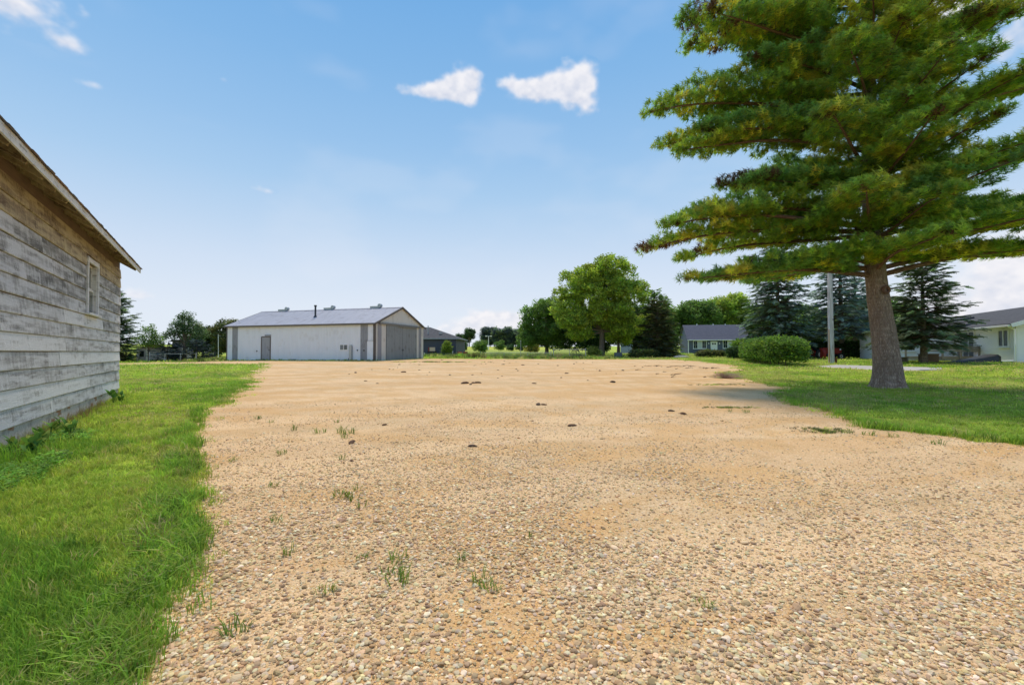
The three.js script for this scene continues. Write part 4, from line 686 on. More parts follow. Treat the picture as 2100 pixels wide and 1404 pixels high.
const lobesIn = (seed, n, cx, cy, cz, rx, ry, rz, s0, s1) => { const r = rng(seed), L = []; for (let k = 0; k < n; k++) { const a = k * 2.4 + r(), u = -0.85 + 1.8 * (k + 0.5) / n, c = Math.sqrt(Math.max(0, 1 - u * u)), f = 0.72 + 0.2 * r(), s = mix(s0, s1, r()); L.push([cx + c * Math.cos(a) * rx * f, cy + u * ry * f, cz + c * Math.sin(a) * rz * f, s, s * 0.8, s]); } L.push([cx, cy, cz, rx * 0.5, ry * 0.6, rz * 0.5]); return L; };

const LIGHT = [R(178, 198, 76), R(160, 184, 70), R(192, 208, 84), R(144, 170, 66)], MID = [R(122, 156, 70), R(108, 142, 66), R(136, 168, 76)], DARK = [R(78, 110, 60), R(68, 98, 54), R(90, 122, 64)], OLIVE = [R(112, 116, 68), R(98, 110, 64), R(126, 124, 76), R(88, 106, 62)], BLUE = [R(166, 186, 170), R(148, 172, 158), R(184, 200, 186), R(132, 158, 140)], FIR = [R(128, 152, 110), R(116, 140, 102), R(142, 162, 116)], NAVY = [R(74, 94, 98), R(84, 104, 108), R(64, 84, 86)];
// big light green tree
broadleaf('locust_tree', 'large light green spreading tree with a bare lower trunk past the gravel', 11.4, 58.5, 3.2, 0.36, [
  [-3.6, 8.6, 0.5, 2.0, 1.5, 2.0], [-4.3, 6.2, 0, 1.9, 1.5, 2.0], [-3.4, 4.4, 1, 2.1, 1.2, 2], [-2.8, 2.9, 0.6, 1.7, 0.75, 1.6], [-1.4, 10.2, 0, 2.1, 1.6, 2.0], [0.9, 11.3, 0.4, 2.2, 1.5, 2.0], [2.4, 10.0, 0, 1.9, 1.5, 1.8], [1.2, 8.6, 1.2, 2.1, 1.5, 1.9], [-1.2, 7.6, 1.4, 2.0, 1.5, 1.9], [3.7, 7.6, 0.4, 2.0, 1.5, 1.9], [4.7, 8.9, 0, 1.2, 0.8, 1.2], [2.6, 5.6, 1.2, 2.2, 1.5, 2], [4.1, 4.6, 0.2, 1.9, 1.7, 1.9], [0.4, 5.7, 1.6, 2.0, 1.3, 1.6], [-1.4, 5.2, 1.6, 1.9, 1.2, 1.6], [2.6, 3.5, 0.9, 1.5, 1.1, 1.5], [0.8, 4.3, 0.5, 1.3, 0.8, 1.3], [-4.3, 10.1, 0, 1.0, 0.8, 1.0], [-5.2, 8.0, 0, 0.9, 0.9, 0.9], [3.2, 11.4, 0, 0.9, 0.7, 0.9], [0, 8, -2.2, 3.6, 3.2, 1.6],
], LIGHT, { seed: 31, dens: 7.0, gap: 0.33, size: 1.0, vary: 0.24 });
broadleaf('maple_tree', 'dense dark green tree left of the light green one by the fence', 5.2, 69, 1.4, 0.3, lobesIn(41, 14, 0, 4.9, 0, 3.4, 3.6, 3.2, 1.3, 1.9).concat([[-2.6, 2.2, 1, 1.8, 1.3, 1.6], [1.5, 2.2, 1, 2.2, 1.4, 1.6]]), MID, { seed: 42, dens: 5, gap: 0.18 });
broadleaf('thicket_tree', 'dark shady tree crown low behind the light green tree', 11.5, 68, 1.6, 0.28, lobesIn(43, 12, 0, 3.4, 0, 5, 2.8, 2.4, 1.4, 2), DARK, { seed: 44, dens: 4.2 });
broadleaf('thicket_tree', 'dark shady tree between the light green tree and the spruce', 18.6, 70, 1.6, 0.25, lobesIn(45, 10, 0, 4.2, 0, 2.8, 3.6, 2.4, 1.3, 1.8), DARK, { seed: 46, dens: 4.2 });
{ const t = broadleaf('ivy_tree', 'second bare trunk with hanging green foliage beside the light green tree', 14.0, 60.5, 2.4, 0.26, [[0.3, 4.2, 0, 1.4, 1.3, 1.2], [-0.7, 3.0, 0.3, 0.8, 1.2, 0.8], [1.0, 2.7, 0.2, 0.8, 1.3, 0.8]], LIGHT, { seed: 47, dens: 7 }); }
spruce('yew_spruce', 'broad olive-green spruce left of the blue house', 17.6, 55.5, 6.9, 2.85, OLIVE, { seed: 51, power: 0.62, low: -0.1, high: 0.5, dens: 1.4, bare: 0.01, size: 1.15, fill: 1.2, step: 0.28 });
spruce('back_spruce', 'tall soft green conifer behind the olive spruce', 20.6, 66, 9.6, 3.3, MID, { seed: 52, power: 0.6, low: 0.1, high: 0.8, size: 1.25 });
spruce('back_spruce', 'shorter soft green conifer next to the taller one behind the olive spruce', 23.2, 70, 9.0, 2.6, MID, { seed: 53, power: 0.6, low: 0.1, high: 0.8, size: 1.25 });
for (const [x, d, h, w, s, lab] of [[36, 112, 11.0, 5.4, 61, 'mid green tree rising over the left end of the blue house roof'], [45, 110, 13, 5.8, 62, 'mid green tree rising over the middle of the blue house roof'], [53, 112, 13.6, 6, 63, 'bright green tree over the right end of the blue house roof'], [60, 108, 12, 6, 64, 'mid green tree behind the blue spruce by the blue house'], [30.5, 108, 9.4, 4.6, 65, 'low mid green tree between blue house and the conifers']])
  broadleaf('backdrop_tree', lab, x, d, 3, 0.35, lobesIn(s, 14, 0, h * 0.58, 0, w * 0.8, h * 0.4, w * 0.7, 1.8, 2.6), s === 63 ? LIGHT : MID, { seed: s + 100, dens: 2.4, clump: bigClump, gap: 0.12, group: 'trees behind the blue house' });
spruce('blue_spruce', 'full green spruce sweeping to the ground right of the blue house', 27.6, 47.5, 12.6, 4.1, FIR.concat(BLUE.slice(0, 2)), { seed: 71, power: 0.62, low: -0.35, high: 0.3, bare: 0.02, dens: 1.35, fill: 1.25, step: 0.28 });
spruce('blue_spruce', 'silvery blue spruce with bare lower trunk behind the utility pole', 33.2, 46.2, 13.2, 3.9, BLUE, { seed: 72, power: 0.6, low: -0.28, high: 0.3, bare: 0.2, dens: 1.15, fill: 1.2, step: 0.29 });
spruce('garden_spruce', 'dark green spruce with bare trunk in front of the white house deck', 27.3, 30.4, 7.6, 3.1, FIR.concat(OLIVE.slice(1, 2)), { seed: 73, power: 0.6, low: -0.22, high: 0.45, bare: 0.17, dens: 1.2, size: 0.95, fill: 1.5, step: 0.22 });
spruce('blue_spruce', 'green spruce standing behind the long dark hedge', 40.5, 54, 11.5, 3.6, FIR, { seed: 74, power: 0.65, dens: 0.9, bare: 0.1 });
for (const [x, d, h, w, s, lab] of [[50, 66, 8, 4.6, 66, 'soft green tree beyond the dark hedge'], [58, 72, 9, 5, 67, 'mid green tree beyond the white house roof'], [44, 70, 7, 4, 68, 'soft green tree beyond the silvery spruce']]) broadleaf('backdrop_tree', lab, x, d, 2, 0.3, lobesIn(s, 12, 0, h * 0.55, 0, w * 0.8, h * 0.4, w * 0.7, 1.4, 2), MID, { seed: s + 100, dens: 3, clump: bigClump });
// left background
spruce('dark_spruce', 'tall dark green spruce just past the shed corner', -40.9, 46.4, 7.0, 3.3, FIR.concat([R(56, 92, 44)]), { seed: 81, power: 0.55, low: -0.1, high: 0.7, dens: 1.5, fill: 1.4, step: 0.27 });
broadleaf('young_tree', 'young upright green tree before the grey outbuilding', -36.0, 45.4, 1.0, 0.07, [[0, 2.1, 0, 0.8, 0.6, 0.7], [-0.75, 1.75, 0, 0.6, 0.35, 0.5], [0.75, 1.75, 0.1, 0.6, 0.35, 0.5], [0, 2.8, 0, 0.5, 0.5, 0.5], [0.35, 3.2, 0, 0.2, 0.5, 0.25], [-0.35, 3.1, 0, 0.2, 0.5, 0.25], [-1.25, 2.05, 0, 0.3, 0.35, 0.3], [1.2, 2.1, 0, 0.3, 0.35, 0.3], [0.7, 2.5, 0, 0.2, 0.4, 0.2], [-0.7, 2.5, 0, 0.2, 0.4, 0.2]], MID, { seed: 82, dens: 15, clump: smallClump, size: 1.3, gap: 0.34 });
broadleaf('forked_pine', 'dark many-stemmed tree spreading upward between two round spruces', -33.6, 47, 1.2, 0.22, [[0, 3.9, 0, 0.8, 0.8, 0.8], [-0.9, 3.3, 0, 0.8, 0.7, 0.8], [0.9, 3.3, 0, 0.8, 0.7, 0.8], [-1.6, 2.5, 0, 0.7, 0.35, 0.6], [1.7, 2.7, 0, 0.6, 0.35, 0.6], [-0.3, 4.6, 0, 0.3, 0.5, 0.3], [0.5, 4.5, 0, 0.3, 0.5, 0.3], [1.2, 1.8, 0, 0.7, 0.7, 0.7], [-0.2, 2.6, 0, 0.9, 0.9, 0.8]], DARK.concat(FIR), { seed: 83, dens: 11, clump: smallClump, size: 1.5, gap: 0.4 });
spruce('round_spruce', 'low round dark blue spruce left of the forked tree', -34.6, 46.0, 1.75, 1.5, NAVY, { seed: 84, power: 0.4, size: 0.6, step: 0.16, dens: 1.6, low: 0.05, high: 0.5, bare: 0.02, noTwigs: 1, fill: 1.8 });
spruce('round_spruce', 'low round dark blue spruce right of the forked tree', -31.4, 45.6, 2.0, 1.5, NAVY, { seed: 85, power: 0.45, size: 0.6, step: 0.16, dens: 1.6, low: 0.05, high: 0.5, bare: 0.02, noTwigs: 1, fill: 1.8 });
for (const [x, d, h, w, s, pal, lab] of [[-44.5, 66, 4.6, 2.8, 86, DARK, 'dark tree behind the grey outbuilding tower'], [-37.6, 62, 5.3, 2.6, 87, OLIVE, 'olive tree behind the right round spruce'], [-37.5, 68, 4.8, 2.0, 88, MID, 'mid green tree right of the thin pole'], [-36, 78, 4.0, 2.2, 89, DARK, 'dark tree hard by the far end of the barn']])
  broadleaf('backdrop_tree', lab, x, d, 1, 0.2, lobesIn(s, 10, 0, h * 0.5, 0, w * 0.85, h * 0.45, w * 0.8, 0.9, 1.3), pal, { seed: s + 100, dens: 6, group: 'trees beyond the round spruces' });
// hill line
{
  const r = rng(95);
  const rows = [[-31, 268, 7.0, 2.6], [-27, 266, 6.2, 2.6], [-24.5, 262, 10, 3.2]];
  rows.forEach(([x, d, h, w], i) => broadleaf('hill_tree', ['lone small tree on the hill crest right of the charcoal building', 'second small tree on the hill crest by the charcoal building', 'taller open tree on the hill crest left of the lamp pole'][i], x, d, 3, 0.3, lobesIn(i + 7, 7, 0.4, h * 0.72, 0, w * 0.8, h * 0.26, w, 1.2, 1.7), DARK, { seed: i + 300, dens: 1.6, clump: bigClump, size: 1.1, group: 'trees on the hill' }));
  for (let k = 0; k < 15; k++) { const x = -14.5 + k * 2.25 + r(), d = 236 + 14 * r(), h = (k < 3 ? 11 : 8 + 2.5 * r()); broadleaf('hill_tree', 'dark tree in the close row along the hill crest', x, d, 1, 0.25, lobesIn(k + 20, 8, 0, h * 0.5, 0, 2.1, h * 0.45, 2, 1.5, 2.2), FIR.concat(NAVY), { seed: k + 320, dens: 1.3, clump: bigClump, size: 1.2, limbEach: 4, group: 'row of trees along the hill crest' }); }
}
// ---------------------------------------------------------------- hedges and bushes (solid leafy masses along a path)
function hedge(name, label, path, w, h, pal, o = {}) {   // path of [x, d, width factor, height factor]
  const r = rng(o.seed ?? 3), [x0, d0] = path[0], y0 = ground(x0, -d0), t = thing(name, label, o.category ?? 'hedge', x0, y0, -d0, 0, o.group), list = [], q = new THREE.Quaternion(), e = new THREE.Euler(); let len = 0;
  for (let i = 0; i + 1 < path.length; i++) {
    const [ax, ad, aw, ah] = path[i], [bx, bd, bw, bh] = path[i + 1], L = Math.hypot(bx - ax, bd - ad), ux = (bx - ax) / L, ud = (bd - ad) / L, n = Math.round(L * (o.dens ?? 260));
    for (let k = 0; k < n; k++) {
      const s = r(), W = w * mix(aw, bw, s) / 2, Hh = h * mix(ah, bh, s), a = r() * Math.PI * 1.5 - Math.PI * 0.25, f = r() < 0.85 ? 0.92 + 0.1 * r() : 0.6 + 0.3 * r(), lump = 0.9 + 0.22 * fbm(s * L * 1.6 + i * 9, a * 1.6, 3);
      const pw = 0.55, ca = Math.sign(Math.cos(a)) * Math.pow(Math.abs(Math.cos(a)), pw), sa = Math.sign(Math.sin(a)) * Math.pow(Math.abs(Math.sin(a)), pw), base = o.base ?? 0.12;
      const off = ca * W * f * lump, y = base + (Hh - base) * (0.5 + 0.5 * sa * f) * lump, x = mix(ax, bx, s) - ud * off, d = mix(ad, bd, s) + ux * off;
      e.set((r() - 0.5) * 1.2, r() * 6.283, (r() - 0.5) * 1.2); q.setFromEuler(e); const sc = (o.size ?? 1) * (0.7 + 0.6 * r());
      list.push({ p: V(x - x0, y + ground(x, -d) - y0, -d + d0), q: q.clone(), s: V(sc, sc, sc), c: shade(pal, r, 0.2) });
    }
    for (let k = 0; k < L * 1.6; k++) { const s = (k + 0.5) / (L * 1.6), x = mix(ax, bx, s) + (r() - 0.5) * 0.2, d = mix(ad, bd, s) + (r() - 0.5) * 0.2, g = ground(x, -d) - y0; part('stem', limb([V(x - x0, g - 0.1, -d + d0), V(x - x0 + (r() - 0.5) * 0.3, g + h * 0.7, -d + d0 + (r() - 0.5) * 0.3)], [0.035, 0.015], 5), greyBark, t); }
  }
  // rounded ends
  for (const [px, pd, pw, ph] of [path[0], path[path.length - 1]]) for (let k = 0; k < (o.dens ?? 260) * w * 0.7; k++) { const u = r(), a = r() * 6.283, c = Math.sqrt(1 - u * u), W = w * pw / 2, x = px + Math.pow(c, 0.6) * Math.cos(a) * W, d = pd + Math.pow(c, 0.6) * Math.sin(a) * W, y = (o.base ?? 0.12) + (h * ph - (o.base ?? 0.12)) * Math.pow(r(), 0.8) * Math.pow(Math.max(0.05, u * 0.5 + 0.5), 0.3); e.set((r() - 0.5) * 1.2, r() * 6.283, (r() - 0.5) * 1.2); q.setFromEuler(e); const sc = (o.size ?? 1) * (0.7 + 0.6 * r()); list.push({ p: V(x - x0, y + ground(x, -d) - y0, -d + d0), q: q.clone(), s: V(sc, sc, sc), c: shade(pal, r, 0.2) }); }
  instances('leaves', o.clump ?? smallClump, broadLeaf, list, t); return t;
}
const YEW = [R(122, 158, 60), R(106, 142, 56), R(138, 170, 66), R(94, 130, 54)], YEWD = [R(74, 102, 56), R(64, 90, 50), R(86, 114, 60)];
hedge('clipped_hedge', 'long clipped green hedge with rounded end at the edge of the gravel', [[17.9, 29.8, 1, 1], [18.6, 32.5, 1.05, 1.08], [19.6, 36, 1, 1], [21.1, 40, 0.75, 0.88], [22.7, 44, 0.55, 0.78]], 2.0, 1.62, YEW, { seed: 5, size: 1.35, base: 0.3, dens: 420 });
hedge('clipped_hedge', 'flat-topped green hedge beside the blue house door', [[27.2, 54, 1, 1], [29.4, 55.5, 1, 1]], 2.0, 1.9, YEW, { seed: 6, size: 1.8, dens: 260 });
hedge('small_bush', 'small round dark bush at the foot of the clipped hedge', [[23.7, 48.6, 1, 1], [24.3, 48.8, 1, 1]], 1.4, 1.1, YEWD, { seed: 7, size: 1.4, category: 'bush' });
hedge('dark_hedge', 'long straight dark hedge behind the pole and the pine', [[27.3, 47.8, 1, 1], [32, 46.9, 1, 1.02], [36.5, 46.2, 1, 1.05], [41, 45.4, 1, 1.05]], 1.5, 1.5, YEWD, { seed: 8, size: 1.6, dens: 300, base: 0.2 });
hedge('low_bush', 'low spreading brownish bush in front of the blue house door', [[23.2, 56, 0.8, 0.8], [24.2, 56.2, 1, 1], [25.6, 56.6, 0.8, 0.85]], 1.3, 0.6, OLIVE, { seed: 9, size: 2, dens: 120, category: 'bush' });
hedge('low_bush', 'low green juniper at the foot of the olive spruce', [[14.6, 53.2, 1, 1], [16.2, 53.6, 1, 1]], 1.6, 0.7, OLIVE.concat(YEWD), { seed: 10, size: 1.8, dens: 140, category: 'bush' });
broadleaf('bright_bush', 'bright yellow-green young tree before the charcoal building', -8.6, 60.4, 0.4, 0.05, [[0, 1.2, 0, 0.55, 0.5, 0.5], [0.25, 0.75, 0, 0.4, 0.3, 0.4], [-0.3, 0.8, 0, 0.4, 0.3, 0.4], [0, 1.7, 0, 0.3, 0.3, 0.3]], [R(150, 176, 60), R(126, 156, 52), R(170, 190, 80)], { seed: 91, dens: 30, clump: smallClump, size: 1.3, category: 'bush' });
broadleaf('golden_bush', 'yellowish shrub among weeds at the end of the low fence', 9.8, 55.5, 0, 0, [[0, 0.7, 0, 0.7, 0.6, 0.5], [0.6, 0.5, 0, 0.5, 0.4, 0.4]], [R(170, 180, 84), R(140, 160, 70), R(190, 190, 110)], { seed: 92, dens: 26, clump: smallClump, size: 1.3, category: 'bush' });
for (const [x, d, h, w, s, pal, lab] of [[-8.3, 118, 3.2, 2.6, 1, MID, 'rounded green shrub left of the lamp pole on the field'], [-3.6, 132, 3.6, 1.8, 2, MID, 'upright green shrub right of the lamp pole'], [-16.2, 150, 3, 2.2, 3, DARK, 'dark round shrub on the slope near the charcoal building'], [-0.5, 150, 2.4, 1.5, 4, DARK, 'small dark shrub far out on the field'], [2.4, 150, 2.4, 1.6, 5, DARK, 'small dark shrub out on the field beside another'], [-10.6, 96, 2.3, 1.0, 6, DARK, 'small dark cone shrub past the charcoal building'], [4.6, 104, 2.4, 2.2, 7, [R(190, 176, 84), R(164, 160, 80)], 'yellow flowering weeds mound on the field']])
  broadleaf('field_shrub', lab, x, d, 0, 0, lobesIn(s + 60, 6, 0, h * 0.45, 0, w * 0.6, h * 0.4, w * 0.6, w * 0.3, w * 0.45), pal, { seed: s + 400, dens: 6, category: 'shrub', group: 'shrubs on the field' });
// rough weeds between the lot and the fence: tall grass nobody could count
// ---------------------------------------------------------------- poles, fence, lamp posts
{
  const p = thing('utility_pole', 'weathered grey wooden utility pole on the lawn beside the pine', 'pole', 22.7, ground(22.7, -32.5), -32.5);
  part('shaft', limb([V(-0.05, -0.3, 0), V(-0.06, 2, 0), V(-0.09, 9.4, 0)], [0.19, 0.18, 0.13], 16), poleMat, p);
  part('crossarm', box(1.8, 0.11, 0.1, -0.09, 8.8, 0.14), deckWood, p);
  for (const x of [-0.8, -0.3, 0.3, 0.8]) part('insulator', new THREE.LatheGeometry([[0.02, 0], [0.05, 0.02], [0.035, 0.07], [0.045, 0.1], [0, 0.14]].map((q) => new THREE.Vector2(...q)), 10).translate(x - 0.09, 8.855, 0.14), greyPaint, p);
  part('ground_wire_guard', box(0.05, 2.4, 0.04, -0.235, 1.2, 0.06), M(0xb58a5e, 0.9), p);
  part('rusty_stub', merge([box(0.16, 0.42, 0.1, 0.2, 0.2, 0.06), box(0.1, 0.2, 0.12, 0.14, 0.05, 0.1)]), M(0x6b3f26, 0.95), p);
  part('tag', box(0.07, 0.09, 0.01, -0.02, 3.1, 0.18), darkMetal, p);
}
{ // light mast with two heads, far out
  const p = thing('lamp_pole', 'white pole with two lamp heads far out on the field', 'lamp post', -8.6, ground(-8.6, -168), -168);
  part('mast', rod(V(0, 0, 0), V(0, 5.0, 0), 0.13, 8, 0.1), whitePaint, p); part('arm', box(2.0, 0.12, 0.12, 0, 5.0, 0), whitePaint, p);
  for (const s of [-1, 1]) part('lamp_head', box(0.7, 0.28, 0.45, s * 0.85, 5.02, 0.1), whitePaint, p);
}
{ const p = thing('thin_pole', 'thin pale pole standing left of the barn', 'pole', -36.2, ground(-36.2, -56.5), -56.5); part('shaft', rod(V(0, -0.2, 0), V(-0.05, 3.0, 0), 0.035, 8, 0.03), whitePaint, p); part('bracket', box(0.25, 0.05, 0.05, 0.08, 2.85, 0), galv, p); }
{ const p = thing('dark_mast', 'thin dark post rising behind the low wire fence', 'pole', 1.0, ground(1, -52.4), -52.4); part('shaft', rod(V(0, -0.2, 0), V(0, 1.95, 0), 0.03, 6), galv, p); part('cap', new THREE.SphereGeometry(0.045, 8, 6).translate(0, 1.97, 0), galv, p); }
{ // white lamp post behind the hedge
  const p = thing('garden_lamp_post', 'white square post with a round cap behind the clipped hedge', 'lamp post', 32.1, ground(32.1, -51), -51);
  part('post', box(0.3, 2.5, 0.3, 0, 1.2, 0), whitePaint, p); part('collar', box(0.4, 0.08, 0.4, 0, 2.49, 0), galv, p); part('globe', new THREE.SphereGeometry(0.22, 14, 10).translate(0, 2.7, 0), whitePaint, p);
}
// chain-link run and low pipe-railed fence
function wireMesh(L, h) { const a = []; const s = 0.13; for (let x = -h; x < L; x += s) { const x0 = Math.max(0, x), x1 = Math.min(L, x + h); if (x1 - x0 < 0.03) continue; a.push(rod(V(x0, x0 - x, 0), V(x1, x1 - x, 0), 0.004, 3)); a.push(rod(V(x0, h - (x0 - x), 0.006), V(x1, h - (x1 - x), 0.006), 0.004, 3)); } return mergeGeometries(a); }
function fence(name, label, x0, d0, x1, d1, h, every, mesh) {
  const L = Math.hypot(x1 - x0, d1 - d0), y = ground(x0, -d0), f = thing(name, label, 'fence', x0, y, -d0, Math.atan2(d1 - d0, x1 - x0)); const n = Math.round(L / every);
  for (let k = 0; k <= n; k++) { part('post', rod(V(k * L / n, -0.2, 0), V(k * L / n, h + (k === 0 || k === n ? 0.14 : 0.03), 0), k === 0 || k === n ? 0.045 : 0.03, 8), galv, f); }
  part('top_rail', rod(V(0, h, 0), V(L, h, 0), 0.022, 8), galv, f);
  if (mesh) part('wire_mesh', wireMesh(L, h - 0.03), galv, f).userData.kind = 'stuff';
}
fence('chain_link_fence', 'taller chain-link panel between steel posts by the light green tree', 4.75, 52.6, 8.3, 51.6, 1.0, 1.8, true);
fence('chain_link_fence', 'low chain-link fence under a thin rail running along the weeds', -3.6, 52.2, 4.5, 52.8, 0.62, 2.7, true);
fence('wire_fence', 'low wire fence in front of the round spruces', -35.6, 45.0, -30.6, 44.4, 0.8, 1.7, false);
// ---------------------------------------------------------------- left outbuilding
{
  const b = thing('grey_outbuilding', 'long low grey outbuilding with white posts and a taller flat-capped end', 'building', -38.9, ground(-38.9, -47.6) - 0.05, -47.6, 3 * DEG);
  const m = M(0xb9b7c0, 0.75); part('wall', mergeGeometries([lap(4.2, 1.5, 0.14)]), m, b); part('tower', mergeGeometries([box(1.0, 2.1, 1.6, 4.1, 1.05, -0.6)]), m, b);
  part('roof', box(4.4, 0.08, 2.6, 2.0, 1.56, -1.0), roofGrey, b); part('tower_roof', merge([box(1.5, 0.1, 2.0, 4.1, 2.16, -0.55), box(1.2, 0.12, 1.7, 4.1, 2.27, -0.55)]), M(0x6f6f75, 0.8), b);
  for (const x of [0.05, 1.0, 3.5]) part('white_post', box(0.14, 1.5, 0.1, x, 0.75, 0.07), whitePaint, b);
  part('window', box(0.4, 0.6, 0.05, 0.45, 0.85, 0.03), glassDark, b); part('side_wall', box(0.06, 1.5, 2.2, 0.03, 0.75, -1.15), m, b); part('back_wall', box(4.2, 1.5, 0.06, 2.1, 0.75, -2.2), m, b);
  const c = thing('grey_crate', 'grey-green metal box beside the outbuilding end', 'box', -34.4, ground(-34.4, -46.8), -46.8, 4 * DEG); part('body', box(0.9, 0.75, 0.7, 0, 0.37, 0), M(0x8d9aa2, 0.6), c); part('lid', box(0.96, 0.05, 0.76, 0, 0.77, 0), galv, c);
  const f = thing('white_picket_fence', 'short white picket fence under the dark spruce', 'fence', -43.2, ground(-43.2, -47.5), -47.5); for (let k = 0; k < 22; k++) part('picket', box(0.09, 0.72, 0.025, k * 0.15, 0.36, 0), whitePaint, f); for (const y of [0.2, 0.55]) part('rail', box(3.3, 0.07, 0.03, 1.6, y, -0.03), whitePaint, f);
}
// ---------------------------------------------------------------- red tractor by the dark hedge
{
  const t = thing('red_tractor', 'old red farm tractor parked by the dark hedge behind the pole', 'tractor', 29.7, ground(30.4, -45.2), -45.2, 4 * DEG);
  const red = M(0x94271a, 0.6), tyre = M(0x232222, 0.9), rim = M(0xc8c2b6, 0.5);
  const wheel = (x, z, r, w) => { const g = new THREE.Group(); g.name = 'wheel'; g.position.set(x, r, z); t.add(g); part('tyre', new THREE.TorusGeometry(r * 0.76, r * 0.24, 10, 28).scale(1, 1, w / (r * 0.48)), tyre, g); part('rim', new THREE.CylinderGeometry(r * 0.55, r * 0.55, w * 0.5, 20).rotateX(Math.PI / 2), rim, g); part('hub', new THREE.CylinderGeometry(r * 0.18, r * 0.18, w * 0.8, 12).rotateX(Math.PI / 2), red, g); };
  wheel(0.3, 0.62, 0.5, 0.26); wheel(0.3, -0.62, 0.5, 0.26); wheel(2.5, 0.5, 0.32, 0.16); wheel(2.5, -0.5, 0.32, 0.16);
  part('hood', (() => { const s = new THREE.Shape(); s.moveTo(0.9, 0.62); s.lineTo(2.65, 0.6); s.quadraticCurveTo(2.85, 0.8, 2.72, 1.0); s.quadraticCurveTo(2.4, 1.12, 0.9, 1.1); s.closePath(); return new THREE.ExtrudeGeometry(s, { depth: 0.36, bevelEnabled: true, bevelSize: 0.06, bevelThickness: 0.06, bevelSegments: 3 }).translate(0, 0, -0.18); })(), red, t);
  part('chassis', merge([box(2.3, 0.22, 0.28, 1.5, 0.5, 0), box(0.16, 0.12, 1.1, 0.3, 0.5, 0), box(0.1, 0.1, 0.9, 2.5, 0.34, 0)]), darkMetal, t);
  for (const s of [-1, 1]) part('fender', new THREE.CylinderGeometry(0.58, 0.58, 0.26, 18, 1, false, 0, Math.PI).rotateZ(Math.PI / 2).rotateX(Math.PI / 2).rotateZ(0).translate(0.3, 0.52, s * 0.62), red, t);
  part('seat', merge([box(0.4, 0.07, 0.4, 0.35, 0.98, 0), box(0.06, 0.34, 0.4, 0.14, 1.14, 0)]), tyre, t);
  part('steering_wheel', new THREE.TorusGeometry(0.18, 0.018, 6, 20).rotateY(Math.PI / 2).rotateZ(0.6).translate(0.85, 1.28, 0), tyre, t);
  part('exhaust', rod(V(1.9, 1.1, 0), V(1.9, 1.55, 0), 0.03, 8), darkMetal, t);
  for (const s of [-1, 1]) part('headlight', new THREE.SphereGeometry(0.085, 12, 8).translate(2.62, 0.98, s * 0.26), whitePaint, t);
}
// ---------------------------------------------------------------- things by the white house
{
  const t = thing('black_tarp_heap', 'long low black cover tapering from a square end beside the white house', 'tarp', 31.2, ground(31.2, -30.6), -30.4, 2 * DEG);
  const pos = [], uv = [], idx = [], n = 18, prof = [[-0.62, 0], [-0.6, 0.75], [-0.42, 0.97], [0, 1.02], [0.42, 0.97], [0.6, 0.75], [0.62, 0]];
  for (let i = 0; i <= n; i++) { const s = i / n, x = -2.5 + 3.1 * s, h = 0.06 + 0.52 * Math.pow(s, 1.25) + 0.012 * Math.sin(i * 1.9), w = 0.55 + 0.45 * s; for (const [z, y] of prof) { pos.push(x, y * h, z * w); uv.push(x, z); } }
  for (let i = 0; i < n; i++) for (let k = 0; k < 6; k++) { const a = i * 7 + k; idx.push(a, a + 1, a + 7, a + 1, a + 8, a + 7); }
  for (let k = 1; k < 6; k++) { idx.push(0, k + 1, k); idx.push(n * 7, n * 7 + k, n * 7 + k + 1); }
  part('cover', geo(pos, idx, uv), M(0x23262c, 0.5), t); part('edge_board', box(0.05, 0.1, 1.3, 0.62, 0.05, 0), darkMetal, t);
  const b = thing('garden_bench', 'low grey plank bench left of the dark green spruce', 'bench', 27.4, ground(27.4, -32.4), -32.4, 10 * DEG); for (let k = 0; k < 3; k++) part('seat_plank', box(1.1, 0.05, 0.13, 0, 0.36, -0.15 + k * 0.15), deckWood, b); for (const s of [-1, 1]) part('leg', box(0.1, 0.34, 0.42, s * 0.4, 0.17, 0), deckWood, b);
  const k = thing('wooden_crate', 'brown wooden box behind the dark green spruce trunk', 'box', 28.7, ground(28.7, -31.6), -31.6, 6 * DEG); for (let i = 0; i < 4; i++) part('slat', box(0.95, 0.12, 0.03, 0, 0.1 + i * 0.14, 0.3), brownWood, k); part('body', box(0.93, 0.56, 0.56, 0, 0.29, 0), brownWood, k); part('lid', box(1.0, 0.04, 0.66, 0, 0.6, 0), deckWood, k);
}
